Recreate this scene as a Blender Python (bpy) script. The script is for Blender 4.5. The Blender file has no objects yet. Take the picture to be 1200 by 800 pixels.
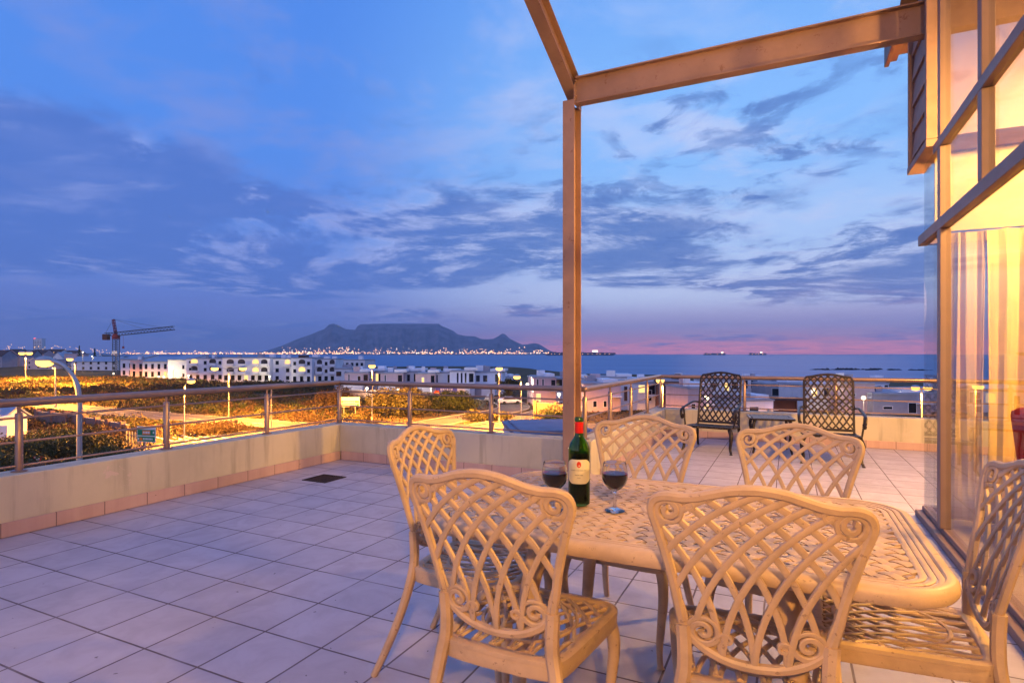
import bpy, math, random
import numpy as np
from mathutils import Vector, Matrix
R = math.radians
random.seed(7); rng = np.random.default_rng(7)
SC = bpy.context.scene
COL = SC.collection

# ------------------------------------------------------------------ camera
EYE = 1.24                       # the camera stands on a low tripod on the terrace
TH = R(25.64)
FW = Vector((-math.sin(TH), math.cos(TH), 0)); RT = Vector((math.cos(TH), math.sin(TH), 0))
cam = bpy.data.cameras.new('camera'); camo = bpy.data.objects.new('camera', cam); COL.objects.link(camo)
camo.location = (0, 0, EYE); camo.rotation_euler = (R(90), 0, TH)
cam.lens = 20.31; cam.sensor_width = 36; cam.shift_y = 0.0125
cam.clip_start = 0.05; cam.clip_end = 90000
SC.camera = camo

# ------------------------------------------------------------------ view / exposure
SC.view_settings.view_transform = 'Standard'; SC.view_settings.look = 'None'
SC.view_settings.gamma = 1; SC.view_settings.use_curve_mapping = False
SC.view_settings.exposure = 0.0
SC.cycles.use_denoising = True
SC.cycles.max_bounces = 8; SC.cycles.transparent_max_bounces = 16
SC.cycles.caustics_reflective = False; SC.cycles.caustics_refractive = False
SC.cycles.sample_clamp_indirect = 4.0

# ------------------------------------------------------------------ node helpers
class NT:
    def __init__(s, tree): s.t = tree; s.n = tree.nodes; s.l = tree.links
    def node(s, typ, **kw):
        n = s.n.new(typ)
        for k, v in kw.items(): setattr(n, k, v)
        return n
    def put(s, sock, val):
        if val is None: return
        if isinstance(val, bpy.types.NodeSocket): s.l.new(val, sock)
        elif isinstance(val, (tuple, list)) and len(val) == 3 and sock.type == 'RGBA': sock.default_value = (*val, 1)
        else: sock.default_value = val
    def math(s, op, a, b=None, c=None, clamp=False):
        n = s.node('ShaderNodeMath', operation=op, use_clamp=clamp)
        s.put(n.inputs[0], a); s.put(n.inputs[1], b); s.put(n.inputs[2], c)
        return n.outputs[0]
    def mix(s, f, a, b, blend='MIX'):
        n = s.node('ShaderNodeMix', data_type='RGBA', blend_type=blend)
        s.put(n.inputs[0], f); s.put(n.inputs[6], a); s.put(n.inputs[7], b)
        return n.outputs[2]
    def step(s, x, lo, hi):
        n = s.node('ShaderNodeMapRange', interpolation_type='SMOOTHSTEP')
        s.put(n.inputs[0], x); n.inputs[1].default_value = lo; n.inputs[2].default_value = hi
        return n.outputs[0]
    def noise(s, vec, scale, detail=4, rough=.55, dist=0, dim='3D'):
        n = s.node('ShaderNodeTexNoise', noise_dimensions=dim)
        if vec is not None: s.l.new(vec, n.inputs['Vector'])
        n.inputs['Scale'].default_value = scale; n.inputs['Detail'].default_value = detail
        n.inputs['Roughness'].default_value = rough; n.inputs['Distortion'].default_value = dist
        return n.outputs[0]
    def comb(s, x, y, z):
        n = s.node('ShaderNodeCombineXYZ'); s.put(n.inputs[0], x); s.put(n.inputs[1], y); s.put(n.inputs[2], z)
        return n.outputs[0]
    def sep(s, v):
        n = s.node('ShaderNodeSeparateXYZ'); s.l.new(v, n.inputs[0]); return n.outputs

# ------------------------------------------------------------------ world: dusk sky
W = bpy.data.worlds.new('World'); SC.world = W; W.use_nodes = True
w = NT(W.node_tree); w.n.clear()
tc = w.node('ShaderNodeTexCoord'); d = tc.outputs['Generated']
dx, dy, dz = w.sep(d)
hl = w.math('SQRT', w.math('ADD', w.math('MULTIPLY', dx, dx), w.math('MULTIPLY', dy, dy)))
yn = w.math('DIVIDE', dy, w.math('MAXIMUM', hl, .001))
xn = w.math('DIVIDE', dx, w.math('MAXIMUM', hl, .001))
warm = w.step(yn, .70, 1.0)            # 1 towards the sunset (along +y)
def ramp(fac, stops):
    n = w.node('ShaderNodeValToRGB'); cr = n.color_ramp; cr.interpolation = 'EASE'
    while len(cr.elements) < len(stops): cr.elements.new(.5)
    for e, (p, c) in zip(cr.elements, stops): e.position = p; e.color = (*c, 1)
    w.l.new(fac, n.inputs[0]); return n.outputs[0]
cool_sky = ramp(dz, [(0, (.15, .185, .50)), (.06, (.13, .205, .60)), (.16, (.10, .235, .70)), (.34, (.080, .245, .76)), (.7, (.06, .21, .72))])
warm_sky = ramp(dz, [(0, (.72, .24, .34)), (.022, (.62, .32, .46)), (.05, (.46, .42, .68)), (.10, (.56, .66, .92)), (.18, (.40, .58, .92)), (.32, (.23, .48, .92)), (.7, (.08, .28, .80))])
sky = w.mix(warm, cool_sky, warm_sky)
zc = w.math('ADD', w.math('MAXIMUM', dz, 0.0), .07)
px_, py_ = w.math('DIVIDE', dx, zc), w.math('DIVIDE', dy, zc)
pv = w.comb(px_, py_, 31.2)
n1 = w.noise(pv, .62, 10, .63, .35)
n1b = w.noise(w.comb(w.math('ADD', px_, .10), w.math('ADD', py_, .16), 31.2), .62, 10, .63, .35)
n2 = w.noise(w.comb(px_, py_, 2.2), 1.9, 9, .64, .3)
# low bank of cloud over the land (left) and thinner streaks by the sunset
bank = w.math('MULTIPLY', w.step(dz, .085, .135), w.math('SUBTRACT', 1, w.step(dz, .20, .36)))
bank = w.math('MULTIPLY', bank, w.math('SUBTRACT', 1, w.math('MULTIPLY', warm, .35)))
high = w.step(dz, .34, .60)
thr = w.math('SUBTRACT', w.math('ADD', n1, w.math('MULTIPLY', bank, .19)), w.math('MULTIPLY', high, .10))
thr = w.math('SUBTRACT', thr, w.math('MULTIPLY', warm, .03))
m1 = w.step(thr, .49, .64)
shade = w.math('ADD', .5, w.math('MULTIPLY', w.math('SUBTRACT', n1b, n1), 5.0), clamp=True)
dark = w.mix(warm, (.072, .165, .545), (.080, .175, .49))
lit = w.mix(warm, (.30, .37, .74), (.56, .64, .90))
ccol = w.mix(w.math('MULTIPLY', w.math('SUBTRACT', 1, w.step(thr, .56, .78)), w.step(shade, .40, .9)), dark, lit)
lowpink = w.math('MULTIPLY', warm, w.math('SUBTRACT', 1, w.step(dz, .02, .13)))
ccol = w.mix(w.math('MULTIPLY', lowpink, .6), ccol, w.mix(w.step(n2, .42, .62), (.19, .22, .53), (.74, .44, .54)))
c1 = w.mix(w.math('MULTIPLY', m1, .92), sky, ccol)
# thin veils higher up
m2 = w.math('MULTIPLY', w.step(n2, .50, .74), w.math('SUBTRACT', .62, w.math('MULTIPLY', m1, .45)))
m2 = w.math('MULTIPLY', m2, w.step(dz, .03, .12))
c2 = w.mix(m2, c1, w.mix(warm, (.22, .28, .62), (.55, .60, .84)))
# soft altocumulus puffs over the whole upper sky
n4 = w.noise(w.comb(px_, w.math('MULTIPLY', py_, 1.15), 33.3), 2.3, 7, .55, .25)
n5 = w.noise(w.comb(px_, py_, 41.7), .55, 3, .5)
m4 = w.math('MULTIPLY', w.math('MULTIPLY', w.step(n4, .46, .70), w.step(n5, .38, .58)), w.math('MULTIPLY', w.step(dz, .14, .22), .62))
c2 = w.mix(m4, c2, w.mix(warm, (.19, .27, .66), (.48, .58, .88)))
# small broken cloudlets on the sunset side
n3 = w.noise(w.comb(px_, w.math('MULTIPLY', py_, 1.0), 21.3), 3.1, 8, .62, .5)
m3 = w.math('MULTIPLY', w.math('MULTIPLY', w.step(n3, .49, .61), warm), w.math('MULTIPLY', w.step(dz, .10, .16), w.math('SUBTRACT', 1, w.step(dz, .36, .52))))
c2 = w.mix(w.math('MULTIPLY', m3, w.math('MULTIPLY', w.step(n1, .36, .50), .85)), c2, (.082, .180, .50))
# the afterglow strip along the sea horizon
glow = w.math('MULTIPLY', w.math('MULTIPLY', warm, w.step(dz, -.004, .004)), w.math('SUBTRACT', 1, w.step(dz, .006, .035)))
c3 = w.mix(w.math('MULTIPLY', glow, w.step(n2, .35, .6)), c2, (1.15, .36, .40))
nish = w.node('ShaderNodeTexSky', sky_type='NISHITA'); nish.sun_disc = False
nish.sun_elevation = R(-1.0); nish.sun_rotation = R(0)      # the sun has just set over the sea, along +y
# unseen eastern sky, brightened as added lavender fill on faces towards the camera
east_fill = w.math('MULTIPLY', w.step(w.math('MULTIPLY', yn, -1), -.15, .55), w.math('SUBTRACT', 1, w.math('MULTIPLY', w.step(dz, .12, .6), .72)))
c3 = w.mix(w.math('MULTIPLY', east_fill, .85), c3, (.92, .82, 1.20))
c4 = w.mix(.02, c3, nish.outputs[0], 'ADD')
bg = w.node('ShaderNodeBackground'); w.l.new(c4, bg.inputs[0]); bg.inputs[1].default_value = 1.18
w.l.new(bg.outputs[0], w.node('ShaderNodeOutputWorld').inputs[0])

# last light from below the horizon: a very weak, very soft sun
sl = bpy.data.lights.new('sun', 'SUN'); sl.energy = .12; sl.angle = R(20); sl.color = (1, .62, .5)
so = bpy.data.objects.new('sun', sl); COL.objects.link(so); so.rotation_euler = (R(86), 0, R(180))

# ------------------------------------------------------------------ materials
def pm(name, col, rough=.6, metal=0, spec=.5, var=0, vscale=6, bump=0, bscale=40, col2=None, coat=0, island=0, trans=0):
    m = bpy.data.materials.new(name); m.use_nodes = True; t = NT(m.node_tree)
    b = m.node_tree.nodes['Principled BSDF']
    b.inputs['Base Color'].default_value = (*col, 1); b.inputs['Roughness'].default_value = rough
    b.inputs['Metallic'].default_value = metal; b.inputs['Specular IOR Level'].default_value = spec
    b.inputs['Coat Weight'].default_value = coat; b.inputs['Transmission Weight'].default_value = trans
    tcn = t.node('ShaderNodeTexCoord').outputs['Object']
    if var or col2:
        c2 = col2 or tuple(min(1, c * (1 - var)) for c in col)
        f = t.step(t.noise(tcn, vscale, 6, .6), .35, .68)
        c = t.mix(f, col, c2)
        if island:
            g = t.node('ShaderNodeNewGeometry').outputs['Random Per Island']
            c = t.mix(t.math('MULTIPLY', g, island), c, tuple(x * .35 for x in col))
        t.l.new(c, b.inputs['Base Color'])
        r = t.math('ADD', rough - .08, t.math('MULTIPLY', t.noise(tcn, vscale * 3, 4), .16))
        t.l.new(r, b.inputs['Roughness'])
    if bump:
        bn = t.node('ShaderNodeBump'); bn.inputs['Strength'].default_value = bump; bn.inputs['Distance'].default_value = .01
        t.l.new(t.noise(tcn, bscale, 5), bn.inputs['Height']); t.l.new(bn.outputs[0], b.inputs['Normal'])
    return m
def emit(name, col, s):
    m = bpy.data.materials.new(name); m.use_nodes = True; t = NT(m.node_tree); t.n.clear()
    e = t.node('ShaderNodeEmission'); e.inputs[0].default_value = (*col, 1); e.inputs[1].default_value = s
    t.l.new(e.outputs[0], t.node('ShaderNodeOutputMaterial').inputs[0]); return m
def pane_mat(name, tint=(1, 1, 1), base=.04, top=.9):
    m = bpy.data.materials.new(name); m.use_nodes = True; t = NT(m.node_tree); t.n.clear()
    tr = t.node('ShaderNodeBsdfTransparent'); tr.inputs[0].default_value = (*tint, 1)
    gl = t.node('ShaderNodeBsdfGlossy'); gl.inputs['Roughness'].default_value = .01
    fr = t.node('ShaderNodeLayerWeight'); fr.inputs[0].default_value = .5
    f = t.math('ADD', base, t.math('MULTIPLY', t.math('POWER', fr.outputs['Facing'], 4.0), top), clamp=True)
    mx = t.node('ShaderNodeMixShader'); t.l.new(f, mx.inputs[0]); t.l.new(tr.outputs[0], mx.inputs[1]); t.l.new(gl.outputs[0], mx.inputs[2])
    t.l.new(mx.outputs[0], t.node('ShaderNodeOutputMaterial').inputs[0]); return m

M = {}
M['cream_metal'] = pm('cream_metal', (.56, .395, .245), .46, 0, .4, .18, 9, .09, 220)
_t = NT(M['cream_metal'].node_tree); _b = _t.n['Principled BSDF']; _src = _b.inputs['Base Color'].links[0].from_socket
_o = _t.node('ShaderNodeTexCoord').outputs['Object']
_c = _t.mix(_t.math('MULTIPLY', _t.step(_t.noise(_o, 46, 3, .6), .66, .70), .55), _src, (.20, .13, .09))
_c = _t.mix(_t.math('MULTIPLY', _t.step(_t.noise(_o, 4.5, 7, .7), .52, .74), .30), _c, (.34, .235, .15))
_t.l.new(_c, _b.inputs['Base Color'])
M['bronze'] = pm('bronze', (.045, .036, .034), .30, .65, .5, .35, 14, .2, 120)
M['steel'] = pm('steel', (.33, .225, .185), .32, .6, .5, .15, 8)
M['beam'] = pm('beam', (.36, .215, .155), .55, 0, .35, .2, 3, .15, 60)
_t = NT(M['beam'].node_tree); _b = _t.n['Principled BSDF']; _src = _b.inputs['Base Color'].links[0].from_socket
_o = _t.node('ShaderNodeTexCoord').outputs['Object']
_c = _t.mix(_t.math('MULTIPLY', _t.step(_t.noise(_o, 11, 7, .7), .60, .68), .6), _src, (.19, .075, .035))
_c = _t.mix(_t.math('MULTIPLY', _t.step(_t.noise(_o, 1.1, 5, .65), .45, .7), .35), _c, (.27, .165, .12)); _t.l.new(_c, _b.inputs['Base Color'])
M['frame'] = pm('frame', (.25, .165, .14), .45, 0, .4, .12, 4)
M['cladding'] = pm('cladding', (.36, .225, .17), .6, 0, .3, .2, 5, .2, 30)
M['gutter'] = pm('gutter', (.10, .045, .045), .5, 0, .4, .2, 5)
M['glass'] = pane_mat('glass', (.95, .96, .95), .04, .55)
M['room_wall'] = pm('room_wall', (.68, .52, .30), .8, 0, .3, .06, 2)
M['room_floor'] = pm('room_floor', (.45, .33, .22), .35, 0, .5, .15, 3)
M['ceiling'] = pm('ceiling', (.75, .68, .55), .8)
M['curtain'] = pm('curtain', (.82, .60, .22), .85, 0, .2, .1, 12, .2, 90)
M['red_fabric'] = pm('red_fabric', (.72, .03, .02), .8, 0, .2, .3, 25, .4, 120)
M['black'] = pm('black', (.02, .02, .02), .5)
M['drain'] = pm('drain', (.035, .02, .02), .7, .2, .4, .4, 30)
M['white_paint'] = pm('white_paint', (.74, .73, .76), .7, 0, .3, .12, .6)
M['white_bright'] = pm('white_bright', (.84, .83, .86), .7, 0, .3, .10, .4)
M['pink_paint'] = pm('pink_paint', (.60, .45, .46), .75, 0, .3, .12, .5)
M['grey_paint'] = pm('grey_paint', (.36, .35, .40), .75, 0, .3, .15, .5)
M['brown_paint'] = pm('brown_paint', (.15, .075, .06), .7, 0, .3, .2, .5)
M['roof_blue'] = pm('roof_blue', (.34, .38, .46), .45, .2, .4, .15, .8)
M['roof_flat'] = pm('roof_flat', (.40, .41, .46), .8, 0, .3, .25, .35)
M['roof_slate'] = pm('roof_slate', (.17, .20, .30), .6, 0, .4, .25, .7)
M['roof_tile'] = pm('roof_tile', (.12, .075, .07), .8, 0, .3, .4, 1.5)
M['dark_glass'] = pm('dark_glass', (.016, .018, .026), .08, 0, .7)
M['recess_shade'] = pm('recess_shade', (.10, .085, .085), .8, 0, .3, .5, .8)  # dark tone standing in for the shade inside the balcony arches
M['lit_window'] = emit('lit_window', (1, .62, .22), 1.6)
M['white_lit'] = emit('white_lit', (1, .86, .6), 4.0)
M['brick_wall'] = pm('brick_wall', (.26, .17, .15), .85, 0, .2, .25, 1.5, .4, 12)
M['asphalt'] = pm('asphalt', (.13, .115, .10), .75, 0, .4, .35, .3, .3, 25)
M['kerb'] = pm('kerb', (.33, .31, .29), .8, 0, .3, .2, 2)
M['paint_line'] = pm('paint_line', (.75, .74, .70), .6)
M['ground'] = pm('ground', (.105, .072, .036), .9, 0, .2, 0, .09, .5, 3, col2=(.05, .042, .018))
M['leaf_a'] = pm('leaf_a', (.085, .070, .028), .65, 0, .3, 0, .25, col2=(.052, .054, .022), island=.3)
M['leaf_b'] = pm('leaf_b', (.055, .075, .02), .6, 0, .3, 0, .3, col2=(.04, .052, .018), island=.3)
M['leaf_c'] = pm('leaf_c', (.10, .060, .030), .7, 0, .3, 0, .12, col2=(.065, .044, .022), island=.3)
M['bark'] = pm('bark', (.10, .07, .05), .9, 0, .2, .3, 6, .5, 20)
M['pole'] = pm('pole', (.42, .42, .43), .45, .5, .5, .1, 2)
M['lamp'] = emit('lamp', (1, .50, .085), 5.0)
M['lamp_far'] = emit('lamp_far', (1, .50, .16), 3.5)
M['city'] = emit('city', (1, .46, .20), 5.0)
M['city_white'] = emit('city_white', (1, .78, .60), 4.5)
M['red_lamp'] = emit('red_lamp', (1, .08, .05), 3)
M['mountain'] = pm('mountain', (.17, .155, .18), .95, 0, .1, 0, .0032, col2=(.05, .055, .055))
M['rock'] = pm('rock', (.035, .033, .035), .8, 0, .3, .4, .5, .5, 2)
M['crane'] = pm('crane', (.10, .115, .14), .5, .3, .4, .2, .5)
M['crane_red'] = pm('crane_red', (.24, .05, .055), .5, 0, .4, .1, 1)
M['sign_green'] = pm('sign_green', (.01, .20, .09), .5, 0, .4)
M['sign_white'] = pm('sign_white', (.75, .74, .70), .5, 0, .4)
M['sign_red'] = pm('sign_red', (.55, .05, .02), .5, 0, .4)
M['sign_orange'] = pm('sign_orange', (.70, .20, .03), .5, 0, .4)
M['sign_blue'] = pm('sign_blue', (.09, .11, .42), .5, 0, .4)
M['hull'] = pm('hull', (.03, .035, .06), .6)
M['car_paint'] = pm('car_paint', (.5, .5, .52), .25, .4, .5, coat=.6)
M['tyre'] = pm('tyre', (.02, .02, .02), .8)
M['wine'] = pm('wine_dark', (.03, .003, .005), .1, 0, .25)
M['glass_wine'] = pm('glass_wine', (.42, .010, .03), .1, 0, .25)
M['foil'] = pm('foil', (.62, .012, .008), .32, 0, .5)
M['label'] = pm('label', (.72, .66, .50), .6, 0, .3, .05, 30)
M['emblem'] = pm('emblem', (.60, .03, .01), .5)
M['ink'] = pm('ink', (.12, .11, .10), .6)
def glassy(name, col, rough=.0, ior=1.45):
    m = pm(name, col, rough, 0, .5, trans=1.0); m.node_tree.nodes['Principled BSDF'].inputs['IOR'].default_value = ior; return m
M['clear_glass'] = glassy('clear_glass', (.97, .98, .98))
M['green_glass'] = glassy('green_glass', (.16, .42, .07))
# sheer curtain: half see-through cloth
m = bpy.data.materials.new('sheer'); m.use_nodes = True; t = NT(m.node_tree); t.n.clear()
df = t.node('ShaderNodeBsdfDiffuse'); df.inputs[0].default_value = (.78, .60, .44, 1)
tr = t.node('ShaderNodeBsdfTransparent'); mx = t.node('ShaderNodeMixShader'); mx.inputs[0].default_value = .52
t.l.new(tr.outputs[0], mx.inputs[1]); t.l.new(df.outputs[0], mx.inputs[2]); t.l.new(mx.outputs[0], t.node('ShaderNodeOutputMaterial').inputs[0])
M['sheer'] = m
# terrace tiles: 334 x 327 mm grid, object coordinates = world metres
def tile_mat(name, sx, sy, ox, oy, g, base, alt, grout, rough):
    m = bpy.data.materials.new(name); m.use_nodes = True; t = NT(m.node_tree); b = t.n['Principled BSDF']
    o = t.node('ShaderNodeTexCoord').outputs['Object']; x, y, z = t.sep(o)
    wob = t.math('MULTIPLY', t.math('SUBTRACT', t.noise(o, 3, 2), .5), .006)
    u = t.math('DIVIDE', t.math('ADD', t.math('SUBTRACT', x, ox), wob), sx); v = t.math('DIVIDE', t.math('ADD', t.math('SUBTRACT', y, oy), wob), sy)
    fu, fv = t.math('FRACT', u), t.math('FRACT', v)
    eu = t.math('MULTIPLY', t.math('MINIMUM', fu, t.math('SUBTRACT', 1, fu)), sx)
    ev = t.math('MULTIPLY', t.math('MINIMUM', fv, t.math('SUBTRACT', 1, fv)), sy)
    e = t.math('MINIMUM', eu, t.math('MULTIPLY', ev, 1.0))
    line = t.math('SUBTRACT', 1, t.step(e, g * .55, g))
    wn = t.node('ShaderNodeTexWhiteNoise', noise_dimensions='3D')
    t.l.new(t.comb(t.math('FLOOR', u), t.math('FLOOR', v), 0.5), wn.inputs['Vector'])
    per = wn.outputs['Value']
    mott = t.step(t.noise(t.comb(t.math('ADD', x, t.math('MULTIPLY', per, 7)), y, per), 5.5, 6, .62, .6), .34, .70)
    c = t.mix(mott, base, alt)
    c = t.mix(t.math('MULTIPLY', per, .30), c, tuple(q * .70 for q in base))
    stain = t.step(t.noise(o, .9, 5, .6), .52, .72)
    c = t.mix(t.math('MULTIPLY', stain, .38), c, tuple(q * .6 for q in alt))
    speck = t.step(t.noise(o, 26, 2, .5), .745, .76)
    c = t.mix(t.math('MULTIPLY', speck, .75), c, (.06, .04, .035))
    gvar = t.noise(o, 1.7, 3)
    c = t.mix(t.math('MULTIPLY', line, t.step(gvar, .2, .5)), c, grout)
    t.l.new(c, b.inputs['Base Color'])
    r = t.math('ADD', t.math('ADD', rough, t.math('MULTIPLY', mott, .12)), t.math('MULTIPLY', line, .3)); t.l.new(r, b.inputs['Roughness'])
    bn = t.node('ShaderNodeBump'); bn.inputs['Strength'].default_value = .5; bn.inputs['Distance'].default_value = .003
    h = t.math('ADD', t.math('SUBTRACT', 1, line), t.math('MULTIPLY', t.noise(o, 9, 4), .25)); t.l.new(h, bn.inputs['Height']); t.l.new(bn.outputs[0], b.inputs['Normal'])
    return m
M['tiles'] = tile_mat('tiles', .3345,   .327, -3.79, 2.507, .0058, (.46, .42, .475), (.395, .35, .40), (.12, .085, .09), .40)
M['skirting'] = tile_mat('skirting', .334, .327, -4.76, 5.28 - .327 * 30, .004, (.56, .38, .33), (.48, .31, .27), (.16, .11, .10), .40)
# plastered parapet with patches of lost paint
m = pm('plaster', (.57, .51, .39), .75, 0, .3); t = NT(m.node_tree); b = t.n['Principled BSDF']
o = t.node('ShaderNodeTexCoord').outputs['Object']
c = t.mix(t.step(t.noise(o, 1.4, 6, .65), .35, .7), (.57, .51, .39), (.49, .44, .33))
x, y, z = t.sep(o)
streak = t.noise(t.comb(t.math('MULTIPLY', x, 9), t.math('MULTIPLY', y, 9), t.math('MULTIPLY', z, .9)), 1.0, 4, .6)
c = t.mix(t.math('MULTIPLY', t.step(streak, .50, .72), .55), c, (.30, .26, .20))
peel = t.math('MULTIPLY', t.step(t.noise(o, 6.0, 6, .7, .5), .60, .615), t.step(t.noise(t.comb(t.math('ADD', x, 4.2), y, z), .55, 2), .50, .58))
c = t.mix(peel, c, (.62, .50, .44)); t.l.new(c, b.inputs['Base Color'])
bn = t.node('ShaderNodeBump'); bn.inputs['Strength'].default_value = .35; bn.inputs['Distance'].default_value = .006
t.l.new(t.math('SUBTRACT', t.noise(o, 28, 6, .6), peel), bn.inputs['Height']); t.l.new(bn.outputs[0], b.inputs['Normal'])
M['plaster'] = m
# sea
m = pm('sea', (.03, .14, .36), .42, 0, .22); t = NT(m.node_tree); b = t.n['Principled BSDF']
o = t.node('ShaderNodeTexCoord').outputs['Object']; x, y, z = t.sep(o)
f = t.step(t.noise(t.comb(t.math('MULTIPLY', x, .35), y, 0), .012, 5, .6), .38, .7)
t.l.new(t.mix(f, (.04, .145, .335), (.06, .19, .40)), b.inputs['Base Color'])
bn = t.node('ShaderNodeBump'); bn.inputs['Strength'].default_value = .6; bn.inputs['Distance'].default_value = .5
t.l.new(t.noise(o, .25, 5, .6), bn.inputs['Height']); t.l.new(bn.outputs[0], b.inputs['Normal'])
M['sea'] = m

# ------------------------------------------------------------------ mesh builder
class MB:
    def __init__(s): s.v = []; s.f = []; s.smooth = False
    def add(s, vs, fs):
        k = len(s.v); s.v += [tuple(p) for p in vs]; s.f += [tuple(i + k for i in q) for q in fs]; return s
    def box(s, x0, x1, y0, y1, z0, z1, X=None):
        vs = [Vector(p) for p in ((x0, y0, z0), (x1, y0, z0), (x1, y1, z0), (x0, y1, z0), (x0, y0, z1), (x1, y0, z1), (x1, y1, z1), (x0, y1, z1))]
        if X is not None: vs = [X @ p for p in vs]
        return s.add(vs, [(0, 3, 2, 1), (4, 5, 6, 7), (0, 1, 5, 4), (1, 2, 6, 5), (2, 3, 7, 6), (3, 0, 4, 7)])
    def bar(s, a, b, wd, ht, up=(0, 0, 1)):
        return s.sweep([a, b], wd, ht, up, cham=0)
    def sweep(s, pts, wd, th, nrm, closed=False, cham=.3, cap=True):
        """ribbon along pts: wd across (in the surface), th along nrm; nrm one vector or one per point"""
        P = [Vector(p) for p in pts]; n = len(P)
        per = not (isinstance(nrm, (tuple, Vector)))
        c = cham
        if c: sec = [(-1, -1 + c), (-1 + c, -1), (1 - c, -1), (1, -1 + c), (1, 1 - c), (1 - c, 1), (-1 + c, 1), (-1, 1 - c)]
        else: sec = [(-1, -1), (1, -1), (1, 1), (-1, 1)]
        vs = []
        for i in range(n):
            a = P[i - 1] if (i > 0 or closed) else P[i]; b_ = P[(i + 1) % n] if (i < n - 1 or closed) else P[i]
            tg = (b_ - a)
            if tg.length < 1e-9: tg = Vector((0, 0, 1))
            tg.normalize(); N = Vector(nrm[i] if per else nrm)
            sd = tg.cross(N)
            if sd.length < 1e-6: sd = tg.cross(Vector((1, 0, 0)))
            sd.normalize(); N = sd.cross(tg).normalized()
            W_ = wd[i] if isinstance(wd, (list, tuple)) else wd; T_ = th[i] if isinstance(th, (list, tuple)) else th
            for (p, q) in sec: vs.append(P[i] + sd * (p * W_ / 2) + N * (q * T_ / 2))
        m_ = len(sec); fs = []
        for i in range(n if closed else n - 1):
            j = (i + 1) % n
            for k in range(m_): fs.append((i * m_ + k, i * m_ + (k + 1) % m_, j * m_ + (k + 1) % m_, j * m_ + k))
        if not closed and cap: fs.append(tuple(range(m_ - 1, -1, -1))); fs.append(tuple((n - 1) * m_ + k for k in range(m_)))
        return s.add(vs, fs)
    def tube(s, pts, r, n=8, closed=False):
        P = [Vector(p) for p in pts]; vs = []; N = len(P)
        ref = Vector((.123, .456, .881)).normalized()
        for i in range(N):
            a = P[i - 1] if (i > 0 or closed) else P[i]; b_ = P[(i + 1) % N] if (i < N - 1 or closed) else P[i]
            tg = (b_ - a).normalized(); u = tg.cross(ref).normalized(); v_ = tg.cross(u)
            rr = r[i] if isinstance(r, (list, tuple)) else r
            for k in range(n):
                an = 2 * math.pi * k / n; vs.append(P[i] + (u * math.cos(an) + v_ * math.sin(an)) * rr)
        fs = []
        for i in range(N if closed else N - 1):
            j = (i + 1) % N
            for k in range(n): fs.append((i * n + k, i * n + (k + 1) % n, j * n + (k + 1) % n, j * n + k))
        if not closed: fs.append(tuple(range(n - 1, -1, -1))); fs.append(tuple((N - 1) * n + k for k in range(n)))
        s.smooth = True
        return s.add(vs, fs)
    def lathe(s, prof, n=32, c=(0, 0, 0), a0=0, a1=2 * math.pi):
        full = abs(a1 - a0 - 2 * math.pi) < 1e-6; vs = []; N = len(prof); ns = n if full else n + 1
        for (r, z) in prof:
            for k in range(ns):
                an = a0 + (a1 - a0) * k / n; vs.append((c[0] + r * math.cos(an), c[1] + r * math.sin(an), c[2] + z))
        fs = []
        for i in range(N - 1):
            for k in range(n):
                k2 = (k + 1) % ns; fs.append((i * ns + k, i * ns + k2, (i + 1) * ns + k2, (i + 1) * ns + k))
        s.smooth = True
        return s.add(vs, fs)
    def prism(s, poly, z0, z1, X=None):
        n = len(poly); vs = [Vector((x, y, z0)) for x, y in poly] + [Vector((x, y, z1)) for x, y in poly]
        if X is not None: vs = [X @ p for p in vs]
        return s.add(vs, [tuple(range(n - 1, -1, -1)), tuple(range(n, 2 * n))] + [(i, (i + 1) % n, n + (i + 1) % n, n + i) for i in range(n)])
    def build(s, name, mat, parent=None, smooth=None, bevel=0):
        me = bpy.data.meshes.new(name); me.from_pydata([tuple(p) for p in s.v], [], s.f)
        sm = s.smooth if smooth is None else smooth
        if sm:
            me.polygons.foreach_set('use_smooth', [True] * len(me.polygons))
            try: me.set_sharp_from_angle(angle=R(38))
            except Exception: pass
        me.materials.append(M[mat] if isinstance(mat, str) else mat); me.update()
        ob = bpy.data.objects.new(name, me); COL.objects.link(ob)
        if parent is not None: ob.parent = parent
        if bevel:
            bv = ob.modifiers.new('bevel', 'BEVEL'); bv.width = bevel; bv.segments = 2; bv.limit_method = 'ANGLE'; bv.angle_limit = R(40)
        return ob
def tag(o, label=None, cat=None, group=None, kind=None):
    for k, v in (('label', label), ('category', cat), ('group', group), ('kind', kind)):
        if v: o[k] = v
    return o
def empty(name, loc, rz=0, **kw):
    o = bpy.data.objects.new(name, None); COL.objects.link(o); o.location = loc; o.rotation_euler = (0, 0, rz); o.empty_display_size = .2
    return tag(o, **kw)
def copy_tree(o, loc, rz, label=None, parent=None):
    c = o.copy(); COL.objects.link(c)
    if parent is None:
        c.location = loc; c.rotation_euler = (0, 0, rz)
        if label: c['label'] = label
    else: c.parent = parent
    for ch in [k for k in bpy.data.objects if k.parent == o]: copy_tree(ch, None, None, parent=c)
    return c
def struct(o): return tag(o, kind='structure')
def at(px, dist, z=0.0):
    """a point on the bearing px (0..1200 across the view) at the given distance ahead"""
    p = FW * dist + RT * ((px - 600) / 677 * dist); return Vector((p.x, p.y, z))
YAW = TH      # a building with yaw YAW shows its front squarely to the terrace

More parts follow.
